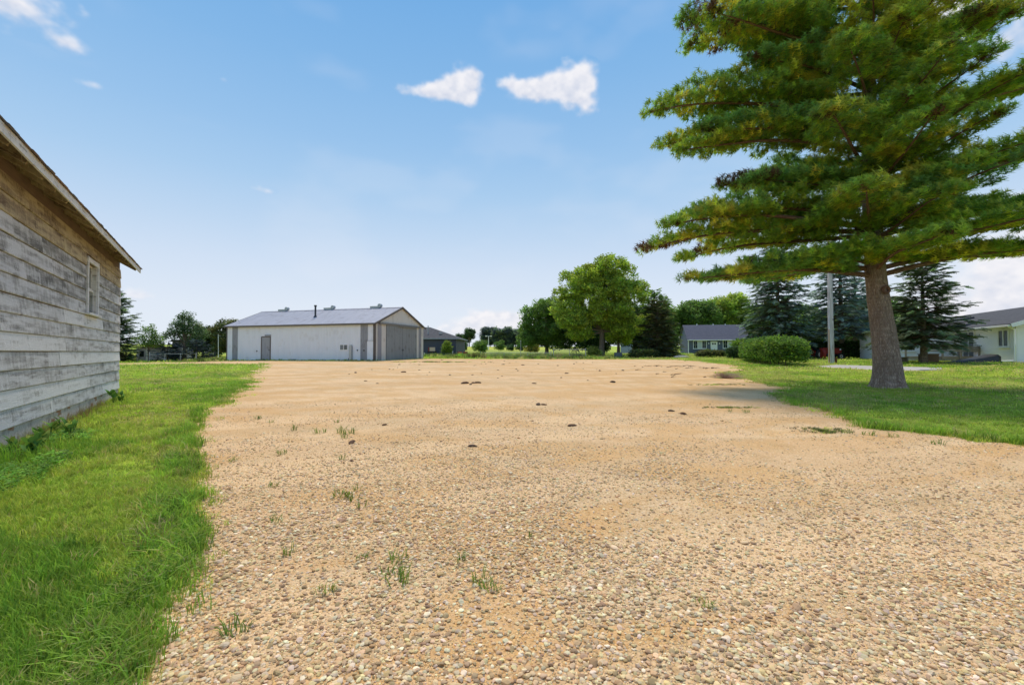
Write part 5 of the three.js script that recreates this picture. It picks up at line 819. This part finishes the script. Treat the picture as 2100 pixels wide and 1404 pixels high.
// ---------------------------------------------------------------- clutter in front of the charcoal building
{
  const c = thing('yard_cart', 'dark cart carrying a tan board against the charcoal building', 'cart', -10.6, ground(-10.6, -60.6), -60.6); part('bed', box(1.1, 0.3, 0.8, 0, 0.55, 0), M(0x2b2523, 0.8), c); part('board', box(0.72, 0.5, 0.05, 0.12, 0.98, 0.3), M(0xc9b19a, 0.8), c); part('red_panel', box(0.12, 0.55, 0.06, -0.36, 0.96, 0.3), M(0x8a2a20, 0.6), c); for (const s of [-1, 1]) part('wheel', new THREE.TorusGeometry(0.2, 0.07, 8, 18).translate(s * 0.35, 0.27, 0.42), darkMetal, c);
  const B = (x, d, col, lab) => { const b = thing('barrel', lab, 'barrel', x, ground(x, -d), -d); part('drum', new THREE.LatheGeometry([[0, 0], [0.29, 0], [0.3, 0.05], [0.29, 0.28], [0.31, 0.3], [0.29, 0.32], [0.29, 0.56], [0.31, 0.58], [0.29, 0.6], [0.3, 0.86], [0.28, 0.88], [0, 0.86]].map((q) => new THREE.Vector2(...q)), 20).scale(1, 0.7, 1), M(col, 0.6), b); part('lid', new THREE.CylinderGeometry(0.28, 0.28, 0.03, 20).translate(0, 0.63, 0), M(col, 0.7), b); };
  B(-6.9, 60.5, 0xc4684e, 'coral red barrel at the corner of the charcoal building'); B(-6.2, 60.9, 0x8e3a2a, 'rust red barrel beside the coral one');
  const s = (x, d, h, lab) => { const p = thing('white_stake', lab, 'stake', x, ground(x, -d), -d); part('stick', rod(V(0, -0.1, 0), V(0.03, h, 0), 0.04, 6, 0.03), whitePaint, p); part('tip', box(0.1, 0.06, 0.06, 0.03, h + 0.02, 0), whitePaint, p); };
  s(-10.9, 56.8, 0.5, 'short white stake in the weeds right of the barn doors'); s(-7.6, 58.6, 0.7, 'taller white stake in the weeds by the bright bush');
  const st = thing('grey_stone', 'pale flat boulder in the grass left of the blue house', 'stone', 19.2, ground(19.2, -52), -52); part('rock', new THREE.IcosahedronGeometry(0.6, 2).scale(1.5, 0.36, 0.8).translate(0, 0.12, 0), concreteMat, st);
  const st2 = thing('grey_stone', 'grey block at the foot of the second bare trunk', 'stone', 13.2, ground(13.2, -57), -57); part('rock', box(0.85, 0.62, 0.5, 0, 0.3, 0).rotateY(0.2), M(0x7d8184, 0.9), st2);
  const car = thing('covered_trailer', 'low pale covered trailer beside the garage wall', 'trailer', 18.7, ground(18.7, -64), -64, 0.2);
  part('cover', (() => { const q = new THREE.Shape(); q.moveTo(-1.5, 0.35); q.quadraticCurveTo(-1.4, 0.75, -0.5, 0.95); q.quadraticCurveTo(0.8, 1.05, 1.5, 0.6); q.lineTo(1.5, 0.35); q.closePath(); return new THREE.ExtrudeGeometry(q, { depth: 1.3, bevelEnabled: true, bevelSize: 0.08, bevelThickness: 0.08 }).translate(0, 0, -0.65); })(), M(0xc3ccd2, 0.6), car); for (const z of [-0.6, 0.75]) part('wheel', new THREE.TorusGeometry(0.24, 0.09, 8, 20).translate(0.1, 0.32, z), darkMetal, car);
}
// ---------------------------------------------------------------- loose stones of the lot
{
  const r = rng(123), G = [];
  for (let k = 0; k < 4; k++) { const g = new THREE.IcosahedronGeometry(1, k < 2 ? 0 : 1), p = g.attributes.position, q = rng(40 + k), sx = 0.8 + 0.5 * q(), sy = 0.42 + 0.25 * q(), sz = 0.7 + 0.3 * q(), off = q() * 50; for (let i = 0; i < p.count; i++) { const x = p.getX(i), y = p.getY(i), z = p.getZ(i), n = 0.7 + 0.6 * vn(x * 1.7 + off + 9, y * 1.7 + z * 1.3 + 9); p.setXYZ(i, x * n * sx, y * n * sy, z * n * sz); } g.computeVertexNormals(); G.push(g); }
  const lists = [[], [], [], []], pal = [R(226, 202, 160), R(214, 186, 142), R(220, 194, 150), R(202, 172, 128), R(212, 192, 158), R(190, 156, 112), R(236, 218, 186), R(212, 180, 132), R(178, 152, 118), R(222, 196, 148), R(204, 186, 158), R(168, 140, 106)], e = new THREE.Euler(), q = new THREE.Quaternion();
  const zone = (r0, r1, per, s0, s1, next) => {
    const half = 1.02, n = Math.round(half * (r1 * r1 - r0 * r0) * per);
    for (let k = 0; k < n; k++) {
      const rr = Math.sqrt(r0 * r0 + (r1 * r1 - r0 * r0) * r()), a = (r() * 2 - 1) * half, x = rr * Math.sin(a), z = -rr * Math.cos(a), pick = r(), s = mix(s0, s1, r() ** 3.2) * (r() < 0.012 ? 1.7 : 1), tone = r(), t1 = r(), t2 = r(), t3 = r(), w = r();
      const cover = ss(0.36, 0.6, fbm(x * 0.8 + 31, z * 0.8, 3) * 0.65 + (1 - gravelStreak(x, -z)) * 0.35 + 0.10 * ss(5, 2, rr) + 0.05 * ss(-1, 0, lotDist(x, z)));
      if (pick > (0.12 + 0.95 * cover) * mix(1, next, (rr - r0) / (r1 - r0)) || lotDist(x, z) > 0.1) continue;
      e.set((t1 - 0.5) * 0.7, t2 * 6.283, (t3 - 0.5) * 0.7); q.setFromEuler(e);
      lists[Math.floor(w * 4)].push({ p: V(x, ground(x, z) + lotLift(x, z) + s * 0.3, z), q: q.clone(), s: V(s, s, s), c: shade([pal[Math.floor(tone * pal.length)]], r, 0.12) });
    }
  };
  zone(1.0, 2.8, 10500, 0.003, 0.016, 0.62); zone(2.8, 4.4, 6500, 0.0033, 0.0155, 0.4); zone(4.4, 7, 2600, 0.004, 0.0145, 0.22); zone(7, 13, 570, 0.0055, 0.014, 0.0);
  const stoneMat = M(0xffffff, 0.92); lists.forEach((l, k) => instances('loose_stones', G[k], stoneMat, l, lot)); console.log('stones', lists.map((l) => l.length).join());
}
// ---------------------------------------------------------------- grass
function tussock(n, h, spreadR, w, seed, lean = 0.6) {
  const r = rng(seed), pos = [], idx = [];
  for (let k = 0; k < n; k++) { const a = r() * 6.283, rr = spreadR * Math.sqrt(r()), x = Math.cos(a) * rr, z = Math.sin(a) * rr, b = r() * 6.283, l = h * (0.55 + 0.6 * r()), bend = lean * (0.3 + r()) * l, dx = Math.cos(b), dz = Math.sin(b), ww = w * (0.7 + 0.6 * r()), i = pos.length / 3; pos.push(x - dz * ww, -0.01, z + dx * ww, x + dz * ww, -0.01, z - dx * ww, x + dx * bend * 0.35 - dz * ww * 0.8, l * 0.62, z + dz * bend * 0.35 + dx * ww * 0.8, x + dx * bend * 0.35 + dz * ww * 0.8, l * 0.62, z + dz * bend * 0.35 - dx * ww * 0.8, x + dx * bend, l * (1 - 0.16 * lean), z + dz * bend); idx.push(i, i + 1, i + 2, i + 1, i + 3, i + 2, i + 2, i + 3, i + 4); }
  return geo(pos, idx);
}
const GRASS = [R(184, 206, 80), R(170, 196, 72), R(198, 214, 90), R(156, 184, 68), R(206, 214, 102), R(174, 200, 82)], DRY = [R(196, 190, 118), R(184, 184, 104), R(206, 196, 134)], GREENER = [R(150, 188, 68), R(138, 176, 66), R(162, 194, 72)];
const grassMat = leafMat(0.5);
const shedFoot = (x, d) => { const n = wallDist(x, d); const along = (x + 11.68) * 0.539 + (13.6 - d) * 0.842; return n < 0.05 && n > -6.6 && along > -0.1; };
const barnFoot = (x, d) => { const a = (x + 12) * 0.954 - (d - 40) * 0.298, b = (x + 12) * 0.298 + (d - 40) * 0.954; return a > -17 && a < 0.1 && b > -0.1 && b < 9; };
const keepOff = (x, d) => shedFoot(x, d) || barnFoot(x, d) || padDist(x, d) < 1 || Math.hypot(x - 12.49, d - 15.24) < 0.5 || (x > 32 && d > 27 && x - 32 > (d - 29) * 0.4);
{
  const r = rng(321), near = [], mid = [], e = new THREE.Euler(), q = new THREE.Quaternion();
  const zone = (list, r0, r1, per, sx, sy, half = 1.0) => {
    const n = Math.round(half * (r1 * r1 - r0 * r0) * per);
    for (let k = 0; k < n; k++) {
      const rr = Math.sqrt(r0 * r0 + (r1 * r1 - r0 * r0) * r()), a = (r() * 2 - 1) * half, x = rr * Math.sin(a), z = -rr * Math.cos(a), d = -z, u = r(), v = r(), t = r(), L = lotDist(x, z);
      if (L < -0.3 - rr * 0.02 || keepOff(x, d)) continue;
      const edge = ss(-0.3 - rr * 0.02, 0.22, L) ** 2; if (v > edge) continue;
      const wild = Math.exp(-((wallDist(x, d) / 0.75) ** 2)) * ss(22, 13, d), lush = fbm(x * 0.5 + 5, d * 0.5, 3), dry = fbm(x * 0.33 + 60, d * 0.33 + 2, 3), s = 0.75 + 0.5 * u;
      e.set((t - 0.5) * 0.4, u * 40, (v - 0.5) * 0.4); q.setFromEuler(e);
      list.push({ p: V(x, ground(x, z) - 0.012, z), q: q.clone(), s: V(s * sx, s * sy * (0.4 + 1.1 * lush) * (1 + 2.0 * wild * t), s * sx), c: shade(t < 0.06 + 0.5 * ss(0.42, 0.64, dry) + 0.4 * Math.exp(-(((x - 13.2) / 4.2) ** 2) - ((d - 14.6) / 2.2) ** 2) ? DRY : lush > 0.56 ? GREENER : GRASS, r, 0.16) });
    }
  };
  // ragged tufts that creep over the edge of the gravel, and leafy ground weeds
  { const edgeT = [], leafy = []; const rr2 = rng(77);
    for (let k = 0; k < 60000; k++) {
      const rr = 1.2 + 13 * Math.pow(rr2(), 1.3), aa = (rr2() * 2 - 1) * 1.0, x = rr * Math.sin(aa), z = -rr * Math.cos(aa), d = -z, t = rr2(), u = rr2(), L = lotDist(x, z);
      if (keepOff(x, d)) continue;
      if (L > -0.09 && L < 0.25 && fbm(x * 1.7 + 90, d * 1.7, 3) > 0.47 && t < 0.5 && edgeT.length < 5000) { q.setFromEuler(e.set((u - 0.5) * 0.3, u * 40, 0)); const s = (0.8 + 0.7 * u) * (1 + rr * 0.03); edgeT.push({ p: V(x, ground(x, z) - 0.01, z), q: q.clone(), s: V(s, s * 1.15, s), c: shade(t < 0.07 ? DRY : GREENER, rr2, 0.2) }); }
      const wd = wallDist(x, d), strip = wd > 0.1 && wd < 0.95 && d < 7.5 ? fbm(x * 1.3 + 12, d * 1.3, 3) > 0.5 : false;
      if (strip && d < 12 && leafy.length < 6000) { q.setFromEuler(e.set((u - 0.5) * 0.5, u * 50, 0)); const s = 0.7 + 0.8 * u; leafy.push({ p: V(x, ground(x, z) + 0.03 + 0.05 * t * (wd < 1 ? 2 : 1), z), q: q.clone(), s: V(s, s, s), c: shade([R(124, 172, 72), R(112, 158, 68), R(142, 186, 76)], rr2, 0.2) }); }
    }
    instances('edge_tufts', tussock(22, 0.085, 0.05, 0.0028, 21, 1.1), grassMat, edgeT, terrain); instances('leafy_weeds', leafClump(16, 0.026, 0.05, 31, 0.5), broadLeaf, leafy, terrain);
    const seedy = []; for (let k = 0; k < 260; k++) { const s = 3 + 5.6 * rr2(), n = 0.04 + 0.22 * rr2(), x = -11.68 + 0.539 * s + 0.842 * n, d = 13.6 - 0.842 * s + 0.539 * n, u = rr2(); q.setFromEuler(e.set(0, u * 30, 0)); seedy.push({ p: V(x, ground(x, -d), -d), q: q.clone(), s: V(0.7, 2.2 + 2.2 * u, 0.7), c: shade([R(150, 128, 84), R(128, 134, 70), R(166, 140, 96)], rr2, 0.2) }); }
    instances('seedy_grass', tussock(6, 0.085, 0.05, 0.002, 22, 0.35), grassMat, seedy, terrain); console.log('edge', edgeT.length, leafy.length);
  }
  const a = tussock(18, 0.085, 0.055, 0.0024, 1), b = tussock(26, 0.07, 0.16, 0.0055, 2, 0.8), c = tussock(30, 0.075, 0.42, 0.012, 3, 0.9); const farL = [];
  zone(near, 1.0, 3.2, 1500, 1, 1); zone(near, 3.2, 6.5, 800, 1.15, 1.05); zone(near, 6.5, 11, 210, 1.6, 1.1);
  zone(mid, 11, 18, 90, 1.1, 0.85); zone(mid, 18, 28, 38, 1.5, 0.85); zone(farL, 28, 48, 9, 1.3, 0.9); zone(farL, 48, 90, 2.2, 2.2, 1.1);
  instances('lawn_grass', a, grassMat, near, terrain); instances('lawn_grass', b, grassMat, mid, terrain); instances('lawn_grass', c, grassMat, farL, terrain);
  // tall weeds along fence, far edge and barn foot
  const weeds = [], W = tussock(26, 0.5, 0.3, 0.014, 7, 0.5);
  const strew = (n, f) => { for (let k = 0; k < n; k++) { const [x, d, s] = f(r(), r(), r()); if (barnFoot(x, d)) continue; q.setFromEuler(e.set(0, r() * 6, 0)); weeds.push({ p: V(x, ground(x, -d) - 0.02, -d), q: q.clone(), s: V(s, s * (0.5 + 0.7 * r()), s), c: shade(r() < 0.25 ? DRY : r() < 0.4 ? OLIVE : GREENER.concat(MID), r, 0.2) }); } };
  strew(900, (u, v, w) => { const x = mix(-8.5, 11, u), d = 48.6 + 4.5 * v + Math.max(0, -x - 3) * 0.8; return [x, d, 0.45 + 0.5 * w]; });
  strew(500, (u, v, w) => [mix(-11, 4, u), 54 + 8 * v, 0.6 + 0.6 * w]);
  strew(60, (u, v, w) => [-4.6 + 1.3 * u, 50.3 + v, 1.1 + 0.5 * w]);
  strew(170, (u, v, w) => { const s = u * 16.8; return [-12 - 0.954 * s + 0.06, 40 + 0.298 * s - 0.2 - 0.25 * v, 0.22 + 0.25 * w]; });
  strew(160, (u, v, w) => [mix(-31, -28.3, u), mix(42.5, 46, v), 0.5 + 0.4 * w]);
  strew(130, (u, v, w) => [mix(2.0, 8.5, u), mix(53, 57, v), 0.8 + 0.5 * w]);
  instances('tall_weeds', W, grassMat, weeds, scene, 'strip of tall wild weeds between the gravel and the fences', 'weeds');
  console.log('grass', near.length, mid.length, farL.length, weeds.length);
}
// ---------------------------------------------------------------- broad-leaved weeds at the shed foot and lawn edge
{
  const r = rng(555), leaf = (L, W) => { const pos = [], idx = [], n = 5; for (let i = 0; i <= n; i++) { const t = i / n, w = W * Math.sin(Math.PI * Math.pow(t, 0.75)) + 0.002, y = L * (0.5 * t - 0.42 * t * t), z = L * t; pos.push(-w, y + w * 0.25, z, 0, y, z, w, y + w * 0.25, z); } for (let i = 0; i < n; i++) for (let k = 0; k < 2; k++) { const a = i * 3 + k; idx.push(a, a + 3, a + 1, a + 1, a + 3, a + 4); } return geo(pos, idx); };
  const mats = [[108, 150, 66], [122, 164, 72], [92, 134, 66], [136, 156, 72]].map((c) => { const m = leafMat(0.3); m.color.setRGB(c[0] / 255, c[1] / 255, c[2] / 255, THREE.SRGBColorSpace); return m; });
  const spots = []; for (let k = 0; k < 9; k++) { const s = 7.2 + k * 0.28 + 0.2 * r(), n = 0.25 + 0.35 * r(); spots.push([-11.68 + 0.539 * s + 0.842 * n, 13.6 - 0.842 * s + 0.539 * n, 0.12 + 0.05 * r(), 14 + Math.floor(r() * 6)]); }
  for (const [s, n] of [[2.0, 0.22], [2.5, 0.25], [2.25, 0.4]]) spots.push([-11.68 + 0.539 * s + 0.842 * n, 13.6 - 0.842 * s + 0.539 * n, 0.2, 12]);
  const groups = ['leafy green weed growing against the shed foundation'];
  for (const [x, d, L, n] of spots) { const t = thing('broadleaf_weed', groups[0], 'weed', x, ground(x, -d), -d, r() * 6, 'leafy weeds along the shed'); for (let k = 0; k < n; k++) { const m = part('leaf', leaf(L * (0.6 + 0.6 * r()), L * (0.16 + 0.1 * r())), mats[Math.floor(r() * 4)], t); m.position.set((r() - 0.5) * 0.1, 0.02 + 0.22 * r(), (r() - 0.5) * 0.1); m.rotation.set(-0.5 - 0.5 * r(), k * 2.4 + r(), 0, 'YXZ'); } part('stem', rod(V(0, -0.02, 0), V(0.01, 0.26, 0), 0.008, 5), mats[2], t); }
  // tufts in the gravel, at the places the photograph shows them
  const px = (a, b) => [a, b]; const T = [[-1.56, 4.3, 1.2], [-1.45, 4.2, 1.0], [-0.75, 3.0, 0.9], [-0.66, 2.72, 1.3], [-0.72, 2.86, 1.0], [-0.2, 2.74, 1.0], [-0.13, 2.66, 0.8], [-0.33, 3.0, 0.8], [-1.06, 2.66, 0.8], [-1.5, 3.1, 0.9], [-1.35, 2.25, 0.9], [-1.62, 2.2, 0.9], [-0.98, 3.05, 0.6], [-3.6, 7.6, 1.3], [-3.1, 7.4, 1.4], [-2.75, 7.4, 1.8], [-2.6, 7.35, 1.5], [-2.55, 7.0, 1.3], [-2.95, 5.9, 1.0], [-2.1, 5.7, 1.0], [-3.4, 5.6, 0.8], [-4.4, 8.4, 1.0], [-4.9, 8.9, 1.1], [-1.5, 4.45, 0.8], [-2.4, 4.6, 0.7], [0.12, 3.35, 0.6], [1.05, 2.5, 0.7], [-1.32, 4.02, 0.9], [-1.9, 3.7, 0.7], [-3.2, 8.4, 0.9], [5.6, 7.2, 1.3], [5.4, 7.35, 1.2], [5.8, 7.0, 1.1], [5.1, 7.5, 1.0], [6.1, 6.6, 1.3], [4.9, 7.7, 0.9], [4.9, 9.6, 1.2], [4.6, 9.7, 1.0]];
  const q = tussock(16, 0.075, 0.035, 0.0026, 9, 1.0), q2 = tussock(26, 0.06, 0.07, 0.003, 10, 1.2), tm = [R(126, 152, 62), R(108, 138, 56), R(142, 160, 74)].map((c) => { const m = leafMat(0.3); m.color.setRGB(c[0], c[1], c[2], THREE.SRGBColorSpace); return m; });
  T.forEach(([x, d, s], i) => { const m = solo('grass_tuft', 'small tuft of grass growing in the open gravel', 'grass tuft', i % 2 ? q : q2, tm[i % 3], 'grass tufts growing in the gravel'); m.position.set(x, ground(x, -d) + lotLift(x, -d), -d); m.scale.setScalar(s * 1.15); m.rotation.y = i * 1.7; });
  // low weed patches flattened along the tracks on the right
  for (const [x, d, w, dd] of [[4.9, 10.35, 1.0, 0.10], [5.15, 7.6, 0.5, 0.22], [7.4, 16.5, 1.2, 0.3], [-6.5, 37.8, 5.5, 0.5]]) {
    const L = [], e = new THREE.Euler(), k4 = new THREE.Quaternion(); for (let k = 0; k < 60; k++) { const X = x + (r() - 0.5) * 2 * w * r(), D = d + (r() - 0.5) * 2 * dd; k4.setFromEuler(e.set(0, r() * 6, 0)); const s = 0.5 + 0.5 * r(); L.push({ p: V(X, ground(X, -D) + lotLift(X, -D), -D), q: k4.clone(), s: V(s * (d > 20 ? 4 : 1.0), s * (d > 20 ? 1.6 : 0.7), s * (d > 20 ? 4 : 1.0)), c: shade(OLIVE.concat(GRASS.slice(0, 2)), r, 0.2) }); }
    instances('weed_patch', q2, grassMat, L, lot);
  }
  // clods, bark and sticks
  const dark = [M(0x5a4230, 0.95), M(0x6d543e, 0.95), M(0x4a3a2e, 0.95)], rock = new THREE.IcosahedronGeometry(1, 1); { const p = rock.attributes.position; for (let i = 0; i < p.count; i++) { const n = 0.75 + 0.5 * vn(p.getX(i) * 2 + 9, p.getY(i) * 2 + p.getZ(i) * 1.4 + 9); p.setXYZ(i, p.getX(i) * n, p.getY(i) * n * 0.55, p.getZ(i) * n * 0.8); } rock.computeVertexNormals(); }
  const clods = [[-1.75, 17.0, 0.1], [-1.45, 17.1, 0.08], [-1.5, 16.6, 0.06], [-1.3, 17.2, 0.09], [0.75, 10.9, 0.05], [0.62, 10.9, 0.07], [-2.3, 6.6, 0.05], [-1.95, 5.6, 0.025], [-0.55, 6.4, 0.04], [1.05, 8.0, 0.05], [-2.25, 8.1, 0.04], [3.4, 9.8, 0.05], [3.5, 9.4, 0.06]];
  for (let k = 0; k < 60; k++) { const d = 17 + 26 * r(), x = -0.18 * d + (r() - 0.3) * d * 0.62; if (lotDist(x, -d) < -0.6) clods.push([x, d, 0.03 + 0.07 * r() * r()]); }
  clods.forEach(([x, d, s], i) => { const m = solo('dirt_clod', i < 4 ? 'dark clump of soil in the small heap out on the open gravel' : 'small dark clod of soil lying on the gravel', 'clod', rock, dark[i % 3], i < 4 ? 'clods of the small heap' : 'clods on the gravel'); m.position.set(x, ground(x, -d) + lotLift(x, -d) + s * 0.2, -d); m.scale.set(s * (1.2 + r()), s, s); m.rotation.y = r() * 6; });
  for (let k = 0; k < 34; k++) { const d = k < 16 ? 29 + 2.5 * r() : k < 26 ? 27 + 2 * r() : 20 + 8 * r(), x = k < 16 ? 8.0 + 4 * r() : k < 26 ? 10.3 + 2.2 * r() : 6 + 5 * r(), L = 0.15 + 0.75 * r() * r(), a = (r() - 0.5) * 2.4, y = ground(x, -d) + lotLift(x, -d); const m = solo('stick', k < 16 ? 'brown stick in the debris line on the far gravel' : k < 26 ? 'brown stick in the debris near the clipped hedge' : 'stray brown stick at the gravel edge', 'stick', limb([V(0, 0, 0), V(L * 0.3, 0.03 * r(), 0.16 * (r() - 0.5)), V(L * 0.55, 0.05 * r(), 0.2 * (r() - 0.5)), V(L * 0.8, 0.03 * r(), 0.14 * (r() - 0.5)), V(L, 0.04 * r(), 0.1 * (r() - 0.5))], [0.012 + 0.012 * r(), 0.016, 0.013, 0.009, 0.004], 5), dark[k % 3], k < 16 ? 'sticks of the far debris line' : k < 26 ? 'sticks near the hedge' : 'stray sticks'); m.position.set(x, y + 0.02, -d); m.rotation.y = a; }
  { const x = 9.2, d = 19.6, t = thing('dry_brush_pile', 'small heap of dry pinkish twigs at the edge of the lawn', 'brush pile', x, ground(x, -d), -d), tw = []; for (let k = 0; k < 240; k++) { const a = r() * 6.283, l = 0.35 * r(), b = a + (r() - 0.5) * 2.5, L = 0.2 + 0.25 * r(); const p = V(Math.cos(a) * l * 1.5, 0.04 + 0.22 * r() * (1 - l * 2), Math.sin(a) * l); tw.push(rod(p, p.clone().add(V(Math.cos(b) * L, (r() - 0.35) * 0.16, Math.sin(b) * L)), 0.005, 3, 0.002)); } part('twigs', mergeGeometries(tw), M(0xa48a7e, 0.95), t).userData.kind = 'stuff'; part('root_ball', new THREE.IcosahedronGeometry(0.18, 1).scale(1.4, 0.5, 1).translate(0, 0.05, 0), dark[1], t); }
}
renderer.render(scene, camera);
